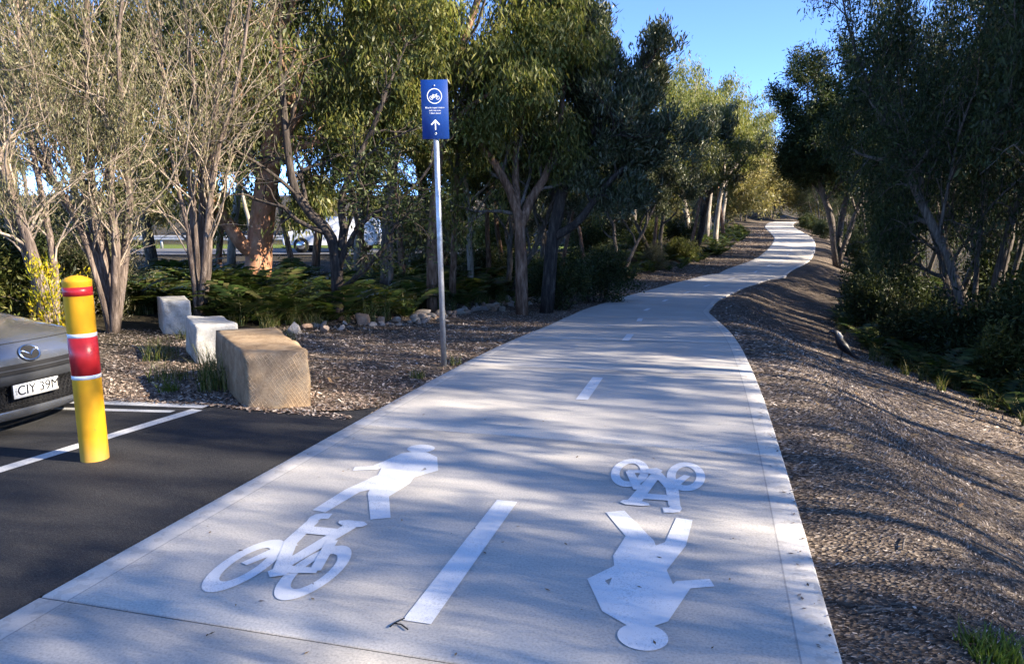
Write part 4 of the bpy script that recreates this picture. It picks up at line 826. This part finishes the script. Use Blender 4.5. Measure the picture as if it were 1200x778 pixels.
for i, (px, d, kind, sc) in enumerate(sorted([(20, 11.5, 'shrubA', 1.), (95, 12.3, 'shrubC', .9), (-60, 10.5, 'shrubB', 1.1), (60, 15, 'shrubA', 1.2), (660, 19.5, 'shrubA', .95), (700, 22, 'shrubA', 1.1), (30, 22, 'shrubA', 1.5), (120, 24, 'shrubA', 1.4)])):
    p = pix(px, 300, d)
    tree(kind, (p[0], d), None, sc, 'shrub', '%s shrub in the left wood, %s of its colour from the left' % ({'A': 'dark', 'B': 'green', 'C': 'greyish'}[kind[-1]], nth('W' + kind)), 'shrub', 'understorey shrubs')
# yellow bush by the car
pl = Plant(61)
for q in range(7): pl.grow((0, 0, -.05), unit((random.Random(q).uniform(-.22, .1), random.Random(q + 9).uniform(-.15, .15), 1)), random.Random(q + 30).uniform(.7, 1.3), .012, 0, dict(P_SHRUB, max=1, nc=[6], rat=[.25], ang=[.45], trop=[.03, .1], anch=7, a0=.2, wig=[.06, .15]))
p = pix(66, 300, 8.3)
yb_ = finish(pl, 'wattle_bush', M['grey_bark'], M['grey_bark'], M['yellow_leaf'], (5, .05, .016, .03, 'up'), loc=(p[0], 8.3, H1(p[0], 8.3)), part0='stem')
tag(yb_, 'small bush with bright yellow tips behind the bollard', 'bush')

# ------------------------------------------------------------------ ferns and grasses
def fern_mesh(seed, fr=8, ln=.75, pairs=13):
    rng = np.random.default_rng(seed); out = []
    for f in range(fr):
        a = f * 2.4 + rng.normal(0, .3); L_ = ln * rng.uniform(.7, 1.2); t = np.linspace(0, 1, pairs + 2)[1:]; up = rng.uniform(.4, .85)
        hx = L_ * (t * .75 + .15 * t**2); hz = L_ * (up * 1.75 * t - 1.05 * up * t**2.1); d = np.array([math.cos(a), math.sin(a), 0]); s_ = np.array([-math.sin(a), math.cos(a), 0])
        C = d * hx[:, None] + np.array([0, 0, 1]) * hz[:, None]; T = np.gradient(C, axis=0); T /= np.linalg.norm(T, axis=1)[:, None]
        w = L_ * .34 * np.sin(math.pi * np.clip(t * .93 + .07, 0, 1)) ** .8 * (1 - .35 * t)
        for sg_ in (-1, 1):
            dr_ = s_ * sg_ * .93 + T * .38 + np.array([0, 0, -.12]); tip = C + dr_ * w[:, None]; mid = C + dr_ * w[:, None] * .35
            h = T * (L_ / pairs * .46)
            out.append(np.stack([C, mid + h + [0, 0, .01], tip, mid - h], 1))
        out.append(np.stack([C[:-1] + s_ * .003, C[1:] + s_ * .003, C[1:] - s_ * .003, C[:-1] - s_ * .003], 1))
    return np.vstack(out)
FERNS = [fern_mesh(s_, 7 + s_ % 3, .85, 11) for s_ in range(5)]
def fern_thing(name, loc, sc, rz, m, label, group=None, v=0):
    me = bpy.data.meshes.get('fern_%d_%s' % (v, m))
    if me is None:
        mb = MB(); mb.quads(FERNS[v]); me = mb.mesh('fern_%d_%s' % (v, m)); me.materials.append(M[m])
    o = bpy.data.objects.new(name, me); COL.objects.link(o); o.location = loc; o.scale = (sc,) * 3; o.rotation_euler = (0, 0, rz); return tag(o, label, 'fern', group)
def scatter(meshes, pts, scs, name, m, tilt=0, seed=1):
    rng = np.random.default_rng(seed); mb = MB()
    for p, s_ in zip(pts, scs):
        V = meshes[rng.integers(len(meshes))] * s_; a = rng.random() * 6.28; ca, sa = math.cos(a), math.sin(a)
        mb.quads(V @ np.array([[ca, sa, 0], [-sa, ca, 0], [0, 0, 1]]) + p)
    return tag(mb.build(name, m), kind='stuff')
rng = np.random.default_rng(77)
# strip of bracken on the left, behind the rocks; and the gully on the right
FL = np.array([ground_pt(a_, b_)[:2] for a_, b_ in [(-150, 372), (0, 374), (110, 374), (185, 370), (240, 372), (285, 384), (334, 389), (410, 381), (490, 373), (560, 360), (600, 354), (640, 349), (690, 343)]])
def rock_line(t):     # points of the front of the fern strip: left of the path
    P = FL; q = np.linspace(0, 1, len(P)); return np.stack([np.interp(t, q, P[:, 0]), np.interp(t, q, P[:, 1])], -1)
def wsel(n, depth0, depth1):
    t = rng.random(n); p = rock_line(t); dn = rng.random(n) ** 1.3 * (depth1 - depth0) + depth0; dirv = np.array([-.35, .94]); p = p + dn[:, None] * dirv + rng.normal(0, .15, (n, 2)); return p
def on_ground(p): return np.column_stack([p, Hh(p[:, 0], p[:, 1])])
def clearof(p, gap): l = lateral(p[:, 0], p[:, 1]); return p[(np.abs(l) > HW + gap) & ~((p[:, 1] < 8.6) & (p[:, 0] > -7) & (p[:, 0] < -1))]
p = clearof(wsel(430, .4, 7), 1.3); scatter(FERNS, on_ground(p), rng.uniform(.65, 1.25, len(p)), 'bracken', M['fern_leaf'], seed=2)
t = rng.random(520); yy = 5.5 + 44 * t**1.3; off = 4.2 + rng.random(520) ** 1.2 * 7 - .6 * (yy > 25); pp = np.array([station(s_of_y(y))[0] + station(s_of_y(y))[1] * (HW + o_) for y, o_ in zip(yy, off)])
scatter(FERNS, on_ground(pp), rng.uniform(.6, 1.15, len(pp)), 'bracken', M['fern_leaf'], seed=3)
yy = 20 + 55 * rng.random(240); off = 2.3 + rng.random(240) ** 1.5 * 4; pp = np.array([station(s_of_y(y))[0] - station(s_of_y(y))[1] * (HW + o_) for y, o_ in zip(yy, off)])
scatter(FERNS, on_ground(pp), rng.uniform(.5, 1.0, len(pp)), 'bracken', M['fern_leaf'], seed=4)
for i, (px, py, m_, sc, lb) in enumerate([(352, 352, 'bright_fern', .9, 'bright green fern catching light right of the orange trunk'), (410, 372, 'bright_fern', .8, 'light green fern in front of the crooked tree'), (455, 366, 'bright_fern', .75, 'light green fern between the crooked tree and the sign pole'), (290, 362, 'fern_leaf', 1.3, 'broad dark fern behind the middle stone block'), (245, 362, 'fern_leaf', 1.2, 'dark fern right of the farthest stone block'), (650, 350, 'bright_fern', .8, 'light fern beside the rocks under the banksia'), (705, 338, 'bright_fern', .9, 'light fern at the path bend on the left'), (1088, 436, 'bright_fern', .75, 'bright green fern at the foot of the right-hand bank'), (1060, 415, 'fern_leaf', .9, 'mid green fern just above the bright one on the right bank'), (1150, 455, 'fern_leaf', 1.0, 'dark fern in the right-hand gully below the bright one'), (1190, 490, 'fern_leaf', .9, 'arching fern at the right edge of the picture'), (20, 350, 'fern_leaf', 1.2, 'dark fern behind the silver bonnet'), (160, 358, 'fern_leaf', 1.2, 'dark fern right of the bollard top')]):
    q = ground_pt(px, py); fern_thing('fern', q, sc, i * 1.3, m_, lb, 'single ferns', i % 5)
def tuft(seed, n, h, sp):
    rng = np.random.default_rng(seed); out = []
    a = rng.random(n) * 6.28; b = np.stack([np.cos(a), np.sin(a), 0 * a], 1); p0 = np.clip(rng.normal(0, sp, (n, 3)), -1.3 * sp, 1.3 * sp) * [1, 1, 0]; hh = h * rng.uniform(.5, 1.2, n); ln = rng.uniform(.15, .8, n)
    pr_ = None; s_ = np.stack([-np.sin(a), np.cos(a), 0 * a], 1)
    for t in (0, .35, .7, 1.):
        c_ = p0 + b * (hh * ln * t**1.8)[:, None] + np.array([0, 0, 1]) * (hh * (t - .35 * ln * t**2.5))[:, None]; w = (.0045 * (1 - t) + .0006); cur = (c_ - s_ * w, c_ + s_ * w)
        if pr_: out.append(np.stack([pr_[0], pr_[1], cur[1], cur[0]], 1))
        pr_ = cur
    return np.vstack(out)
TUFTS = [tuft(s_, 40, .3, .05) for s_ in range(4)]
for i, (x, y, n_, h_, sp, lb) in enumerate([(-2.75, 6.75, 130, .42, .10, 'long grass tuft against the shaded side of the tan sandstone block'), (-2.95, 7.25, 140, .4, .12, 'grass tuft between the tan and the middle stone blocks'), (-3.45, 7.35, 110, .22, .12, 'low green grass clump on the gravel beside the middle block'), (-3.2, 6.75, 60, .14, .05, 'small bright grass tuft alone on the gravel'), (-4.1, 8.5, 110, .3, .11, 'dry grass tuft left of the middle stone block'), (-2.6, 7.75, 90, .3, .08, 'grass tuft behind the tan sandstone block'), (-.95, 7.3, 50, .12, .05, 'small yellowish grass tuft on the mulch by the sign pole'), (-.62, 8.1, 40, .14, .04, 'tiny grass tuft at the foot of the sign pole'), (2.03, 3.1, 220, .10, .07, 'bright green weed on the mulch at the bottom right corner'), (-3.0, 9.3, 110, .34, .15, 'grass clump behind the middle block at the rock edging'), (-4.45, 10.2, 90, .25, .12, 'thin grass beside the farthest stone block')]):
    if i == 8: q = ground_pt(1165, 772); x, y = q[0], q[1]
    mb = MB(); mb.quads(tuft(200 + i, n_, h_, sp)); o = mb.build('grass_tuft', M['bright_fern' if i in (3, 8) else 'grass']); o.location = (x, y, H1(x, y)); tag(o, lb, 'grass tuft', 'grass tufts')
p = clearof(wsel(420, .05, 5), 1.2); scatter(TUFTS, on_ground(p), rng.uniform(.6, 1.7, len(p)), 'grass', M['grass'], seed=6)
yy = 7 + 37 * rng.random(150) ** 1.4; off = 4.3 + rng.normal(0, .5, 150); pp = np.array([station(s_of_y(y))[0] + station(s_of_y(y))[1] * (HW + o_) for y, o_ in zip(yy, off)])
scatter(TUFTS, on_ground(pp), rng.uniform(.4, 1.2, len(pp)), 'grass', M['grass'], seed=7)

# ------------------------------------------------------------------ wood chips, litter
def chips(n, xy, name, m, smin, smax, seed, lift=.008):
    rng = np.random.default_rng(seed); c_ = np.column_stack([xy, Hh(xy[:, 0], xy[:, 1]) + rng.random(len(xy)) * lift + .002]); n = len(c_)
    a = rng.random(n) * 6.28; ln = (smin + (smax - smin) * rng.random(n) ** 1.8) * np.clip(c_[:, 1] / 6.5, .5, 1); w = ln * rng.uniform(.12, .45, n); ti = rng.normal(0, .28, (n, 2))
    d = np.stack([np.cos(a), np.sin(a), ti[:, 0]], 1) * (ln / 2)[:, None]; e = np.stack([-np.sin(a), np.cos(a), ti[:, 1]], 1) * (w / 2)[:, None]; k = rng.uniform(.4, 1, n)[:, None]
    mb = MB(); mb.quads(np.stack([c_ - d - e * k, c_ + d - e, c_ + d * .9 + e * k, c_ - d + e], 1)); return tag(mb.build(name, m), kind='stuff')
def strip(n, y0, y1, o0, o1, side, pw=1.7, seed=0):
    rng = np.random.default_rng(seed); yy = y0 + (y1 - y0) * rng.random(n) ** pw; ss = np.interp(yy, CP[:, 1], CS); off = o0 + (o1 - o0) * rng.random(n)
    px = np.stack([np.interp(ss, CS, CP[:, 0]), np.interp(ss, CS, CP[:, 1])], 1); nx = np.stack([np.interp(ss, CS, CN[:, 0]), np.interp(ss, CS, CN[:, 1])], 1); return px + nx * side * (HW + off)[:, None]
chips(0, strip(150000, 1.6, 9, .0, 5.2, 1, 1.3, 1), 'mulch_chips', M['chips'], .008, .042, 1)
chips(0, strip(50000, 8, 34, .0, 5.0, 1, 1.5, 2), 'mulch_chips', M['chips'], .02, .07, 2)
q = strip(70000, 5.4, 26, .0, 4.2, -1, 1.8, 3); q = q[(q[:, 1] > np.interp(-q[:, 0], [-9, 1.2, 1.62, 2.05, 2.45, 3, 3.6, 5, 7.5], [0, 5.62, 5.76, 5.9, 6.08, 6.24, 6.42, 6.9, 7.7])) ]
chips(0, q, 'mulch_chips', M['chips_l'], .015, .06, 3)
chips(0, strip(16000, 26, 80, .0, 2.6, -1, 1.2, 5), 'mulch_chips', M['chips_l'], .05, .16, 5)
rngp = np.random.default_rng(9); q = np.column_stack([rngp.uniform(-7, -2.2, 30000), rngp.uniform(6.1, 11, 30000)]); q = q[q[:, 1] > np.interp(-q[:, 0], [1.62, 2.05, 2.45, 3, 3.6, 5, 7.5], [5.76, 5.9, 6.08, 6.24, 6.42, 6.9, 7.7])]
chips(0, q, 'mulch_chips', M['chips'], .012, .045, 6)
q = strip(150, 2.3, 16, -3.05, -.05, 1, 1.5, 8); V = np.column_stack([q, G(q[:, 1]) + .006]); rngp = np.random.default_rng(4); n = len(V); a = rngp.random(n) * 6.28; ln = rngp.uniform(.006, .03, n)
d = np.stack([np.cos(a), np.sin(a), rngp.normal(0, .15, n)], 1) * ln[:, None] * .5; e = np.stack([-np.sin(a), np.cos(a), 0 * a], 1) * ln[:, None] * .2
mb = MB(); mb.quads(np.stack([V - d, V + e, V + d, V - e], 1)); tag(mb.build('fallen_leaves', M['litter']), kind='stuff')
q = strip(2600, 2.0, 30, -.12, .5, 1, 1.4, 18); q2 = strip(1800, 5.6, 30, -.10, .5, -1, 1.4, 19)
chips(0, np.vstack([strip(1500, 2, 30, .1, 4.5, 1, 1.3, 20), strip(900, 6, 25, .1, 3, -1, 1.3, 21)]), 'fallen_leaves', M['litter'], .03, .085, 11, .02)
mb = MB(); rgt = np.random.default_rng(88)
for x, y in np.vstack([strip(420, 2, 16, .1, 4.5, 1, 1.2, 31), strip(200, 6, 18, .1, 3, -1, 1.3, 32)]):
    a_ = rgt.random() * 6.28; L_ = rgt.uniform(.04, .16); z_ = H1(x, y) + .012; c2 = math.cos(a_) * L_; s2 = math.sin(a_) * L_
    mb.tube([(x - c2, y - s2, H1(x - c2, y - s2) + .01), (x, y, z_ + .008), (x + c2, y + s2, H1(x + c2, y + s2) + .012)], [.002, .003, .0015], 4)
tag(mb.build('fine_twigs', M['grey_bark']), kind='stuff')
q = np.vstack([strip(320, 2.0, 30, -.10, 0, 1, 1.3, 22), strip(300, 5.6, 30, -.10, 0, -1, 1.3, 23)]); V = np.column_stack([q, G(q[:, 1]) + .005]); n = len(V); a = rngp.random(n) * 6.28; ln = rngp.uniform(.01, .035, n)
d = np.stack([np.cos(a), np.sin(a), 0 * a + .1], 1) * ln[:, None] * .5; e = np.stack([-np.sin(a), np.cos(a), 0 * a], 1) * ln[:, None] * .22
mb = MB(); mb.quads(np.stack([V - d, V + e, V + d, V - e], 1)); tag(mb.build('edge_chips', M['chips']), kind='stuff')
rg9 = np.random.default_rng(91); xe = rg9.uniform(-7, -1.25, 2600); ye = np.interp(-xe, [1.2, 1.62, 2.05, 2.45, 3, 3.6, 5, 7.5], [5.56, 5.72, 5.83, 6.0, 6.16, 6.35, 6.8, 7.6]) + rg9.normal(.02, .035, 2600)
V = np.column_stack([xe, ye, apz(xe, ye) + .004 + rg9.random(2600) * .012]); n = len(V); a = rg9.random(n) * 6.28; ln = rg9.uniform(.01, .05, n)
d = np.stack([np.cos(a), np.sin(a), rg9.normal(0, .2, n)], 1) * ln[:, None] * .5; e = np.stack([-np.sin(a), np.cos(a), rg9.normal(0, .2, n)], 1) * ln[:, None] * .17
mb = MB(); mb.quads(np.stack([V - d - e, V + d - e, V + d + e, V - d + e], 1)); tag(mb.build('edge_chips', M['chips_l']), kind='stuff')
# black twig on the slab by the first dash
mb = MB(); z = .008; tw = [(457, 734), (462, 730), (474, 724)]; tw2 = [(462, 730), (470, 731), (478, 737)]
for t_ in (tw, tw2):
    P = []
    for a_, b_ in t_:
        d_ = pix(a_, b_, 1.) - np.array([0, 0, CAM_H]); P.append(np.array([0, 0, CAM_H]) + d_ * ((z - CAM_H) / d_[2]))
    mb.tube(P, .003, 5)
tag(mb.build('twig', M['twig_black']), 'small black forked twig at the near end of the first centre dash', 'twig')
# sticks on the mulch
for i, (px, py, L_, a_) in enumerate([(1110, 648, .22, .3), (1175, 655, .3, -.4), (1060, 640, .2, 1.), (930, 600, .15, .5), (1040, 720, .25, .1), (600, 388, .4, .3), (440, 430, .35, -.2), (1000, 470, .4, -.6)]):
    q = ground_pt(px, py); d = np.array([math.cos(a_), math.sin(a_), 0]) * L_ / 2; z0 = H1(*(q[:2] - d[:2])) + .015; z1 = H1(*(q[:2] + d[:2])) + .018
    mb = MB(); mb.tube([(q[0] - d[0], q[1] - d[1], z0), (q[0], q[1] + .01, (z0 + z1) / 2 + .004), (q[0] + d[0], q[1] + d[1], z1)], [.004, .006, .003], 6); o = mb.build('stick', M['grey_bark'])
    tag(o, ['pale stick on the right mulch, longest near the middle', 'pale stick at the right edge of the mulch', 'short pale stick right of the walking figure', 'tiny pale stick beside the path edge', 'pale stick near the bottom of the right mulch', 'pale stick on the mulch right of the sign pole', 'pale stick on the mulch left of the sign pole', 'pale stick on the right bank below the bird'][i], 'stick', 'sticks on the mulch')

# ------------------------------------------------------------------ rubble edging
def rock_mesh(seed):
    rng = np.random.default_rng(seed); n, m_ = 14, 10; V = []
    for j in range(m_ + 1):
        for i in range(n): th = 2 * math.pi * i / n; ph = math.pi * j / m_; V.append((math.sin(ph) * math.cos(th), math.sin(ph) * math.sin(th), math.cos(ph)))
    V = np.array(V); K = rng.normal(0, 1, (14, 3)); K /= np.linalg.norm(K, axis=1)[:, None]; h = rng.uniform(.38, .72, 14)
    for k_, hh in zip(K, h):
        d = V @ k_; V = V - np.maximum(d - hh, 0)[:, None] * k_
    V *= np.array([1.5, rng.uniform(.85, 1.3), rng.uniform(.6, .95)])
    a = (np.arange(m_)[:, None] * n + np.arange(n)[None]).ravel(); i = a % n; j = a // n; i2 = (i + 1) % n
    return mesh_np('rock', V, [np.stack([j * n + i, (j + 1) * n + i, (j + 1) * n + i2, j * n + i2], 1)])
RM = [rock_mesh(s_) for s_ in range(8)]
for me in RM: me.materials.append(M['rubble'])
rngr = np.random.default_rng(15)
RL = np.array([(334, 392), (370, 388), (410, 384), (450, 380), (490, 376), (520, 372), (560, 363), (600, 357), (640, 351), (690, 344)])
big_rocks = {(425, 380): (.17, 'reddish upright rock in the edging left of the sign pole'), (492, 372): (.2, 'largest pale rock in the edging just left of the sign pole'), (345, 391): (.15, 'flat pale rock at the left end of the edging'), (370, 383): (.08, 'small white rock on top of the edging, left part'), (540, 366): (.12, 'pale rock in the edging right of the sign pole'), (640, 349): (.2, 'pale rock near the far end of the edging')}
for (a_, b_), (r, lb) in big_rocks.items():
    q = ground_pt(a_, b_); o = bpy.data.objects.new('rock', RM[int(a_) % 8]); COL.objects.link(o); o.location = (q[0], q[1], q[2] + r * .35); o.scale = (r,) * 3; o.rotation_euler = (rngr.normal(0, .3), rngr.normal(0, .3), rngr.random() * 6.28); tag(o, lb, 'rock', 'rocks of the rubble edging')
for i in range(190):
    t = rngr.random() ** .5; a_ = np.interp(t * 9, range(10), RL[:, 0]); b_ = np.interp(t * 9, range(10), RL[:, 1]); q = ground_pt(a_, b_ + 2 + rngr.normal(0, 1.6)); q[:2] += rngr.normal(0, .10, 2) + np.array([-.1, .3]) * rngr.random()
    r = .025 + .07 * rngr.random() ** 2 * (1 + .9 * t); o = bpy.data.objects.new('rock', RM[i % 8]); COL.objects.link(o); lift = .6 * rngr.random() ** 2 * r
    o.location = (q[0], q[1], H1(q[0], q[1]) + r * .3 + lift); o.scale = (r,) * 3; o.rotation_euler = (rngr.normal(0, .4), rngr.normal(0, .4), rngr.random() * 6.28)
    tag(o, 'small rough rock in the rubble edging, ' + ('right behind the tan block' if a_ < 400 else 'between the tan block and the sign pole' if a_ < 515 else 'just right of the sign pole' if a_ < 600 else 'at its far end beside the path'), 'rock', 'rocks of the rubble edging')

# ------------------------------------------------------------------ road behind, guard rail, white car
V = []
for x in np.linspace(-70, -1, 42):
    for o_ in (0, 7.5): y = 34.5 + o_ + (x + 20) * .03; V.append((x, y, H1(x, y) + .05))
i = np.arange(41) * 2; tag(link('road', mesh_np('road', V, [np.stack([i, i + 2, i + 3, i + 1], 1)]), M['road']), kind='structure')
rl = tag(empty('guard_rail', (-30, 42.6, 0)), 'low steel guard rail along the far side of the road behind the trees', 'guard rail')
zr = lambda x: H1(x, 42.6 + (x + 20) * .03)
pts = [(x + 30, (x + 20) * .03, zr(x)) for x in np.linspace(-62, -1, 33)]
for a_, b_ in ((.55, .85),):
    mb = MB(); V = []
    for x, y, z in pts:
        for yo, zo in ((0, .48), (-.07, .53), (-.07, .58), (0, .63), (-.07, .68), (-.07, .73), (0, .78)): V.append((x, y + yo, z + zo))
    k = 7; a = (np.arange(len(pts) - 1)[:, None] * k + np.arange(k - 1)[None]).ravel(); mb.add(V, np.stack([a, a + k, a + 1 + k, a + 1], 1)); mb.build('rail', M['rail'], rl)
for x, y, z in pts:
    mb = MB(); mb.box((x, y + .08, z + .35), (.12, .14, .85)); mb.build('post', M['rail'], rl)
wc = tag(empty('white_car', (-8.9, 37.4, H1(-8.9, 37.4) + .05)), 'white four-wheel-drive on the road, half hidden by thin trunks', 'car'); wc.rotation_euler = (0, 0, R(180))
# nose towards the left of the picture: local +x is forward
side = [(-2.3, .35), (-2.32, .75), (-2.25, 1.05), (-2.15, 1.62), (-1.9, 1.74), (.25, 1.74), (.55, 1.66), (1.05, 1.12), (2.05, 1.02), (2.28, .9), (2.34, .6), (2.3, .35)]
ring = [np.array([(x, yy * (.80 if z > 1.3 else .92 if z > 1.1 else .93), z) for x, z in side]) for yy in (-1, -.97, .97, 1)]
for r_, s_ in ((0, .97), (3, .97)): ring[r_][:, 2] = (ring[r_][:, 2] - .9) * s_ + .9; ring[r_][:, 0] *= .98
V = np.vstack(ring); n = len(side); mb = MB(); F = [[r_ * n + i, (r_ + 1) * n + i, (r_ + 1) * n + (i + 1) % n, r_ * n + (i + 1) % n] for r_ in range(3) for i in range(n)]
mb.add(V, F); 
for r_ in (0, 3):
    c_ = ring[r_].mean(0); k0 = mb.n; mb.add(np.vstack([ring[r_], c_]), None, [[n, i, (i + 1) % n] if r_ == 3 else [n, (i + 1) % n, i] for i in range(n)])
mb.build('body', M['white_car'], wc)
for yy in (-.765, .765):
    for x0, x1, x2, x3 in ((-2.02, -1.15, -1.1, -1.95), (-1.05, -.2, -.2, -1.0), (-.1, .85, .42, -.1)):
        mb = MB(); s_ = 1 if yy > 0 else -1; mb.quads([[(x0, yy + s_ * .108, 1.13), (x1, yy + s_ * .108, 1.13), (x2, yy + s_ * .012, 1.62), (x3, yy + s_ * .012, 1.62)]]); mb.build('window', M['glass'], wc)
mb = MB(); mb.quads([[(1.08, -.72, 1.13), (1.08, .72, 1.13), (.6, .64, 1.63), (.6, -.64, 1.63)]]); mb.build('windscreen', M['glass'], wc)
for wx in (-1.4, 1.42):
    for yy in (-.86, .86):
        mb = MB(); mb.tube([(wx, yy - .12, .36), (wx, yy + .12, .36)], .37, 24); whl = mb.build('wheel', M['rubber'], wc, True)
        mb = MB(); mb.tube([(wx, yy - .125, .36), (wx, yy + .125, .36)], .21, 16); mb.build('rim', M['chrome'], whl, True)
for yy in (-.7, .7):
    mb = MB(); mb.box((2.3, yy, .83), (.08, .32, .16)); mb.build('headlight', M['lamp_glass'], wc)

# ------------------------------------------------------------------ bird on the right bank
q = ground_pt(984, 421); bd = tag(empty('bird', (q[0], q[1], q[2])), 'dark bird with pale nape standing on the right-hand mulch bank', 'bird'); bd.rotation_euler = (0, 0, R(-25)); bd.scale = (1.3,) * 3
mb = MB()
mb.tube([(-.185, 0, .335), (-.15, 0, .345), (-.13, 0, .352), (-.10, 0, .36), (-.07, 0, .345), (-.05, 0, .31), (-.03, 0, .27), (.0, 0, .215), (.04, 0, .165), (.08, 0, .125), (.12, 0, .09), (.17, 0, .055), (.22, 0, .025)], [.002, .008, .018, .033, .034, .032, .045, .062, .064, .05, .03, .024, .016], 14)
mb.build('body', M['black_feather'], bd, True)
mb = MB(); mb.tube([(-.062, 0, .372), (-.03, 0, .335), (-.005, 0, .29), (.02, 0, .255)], [.008, .024, .03, .01], 10); mb.build('nape', M['grey_feather'], bd, True)
for s_ in (-1, 1):
    mb = MB(); mb.tube([(-.02, s_ * .05, .26), (.04, s_ * .058, .19), (.1, s_ * .04, .12), (.15, s_ * .02, .075)], [.02, .03, .02, .004], 8); mb.build('wing', M['black_feather'], bd, True)
    mb = MB(); mb.tube([(.02, s_ * .025, .15), (.025, s_ * .028, .08), (.005, s_ * .028, -.005)], [.012, .006, .005], 6); mb.tube([(.03, s_ * .028, .004), (-.04, s_ * .03, .004)], .004, 5); mb.build('leg', M['black_feather'], bd, True)
    mb = MB(); mb.tube([(-.108, s_ * .030, .365), (-.108, s_ * .035, .365)], .005, 8); mb.build('eye', M['chrome'], bd)
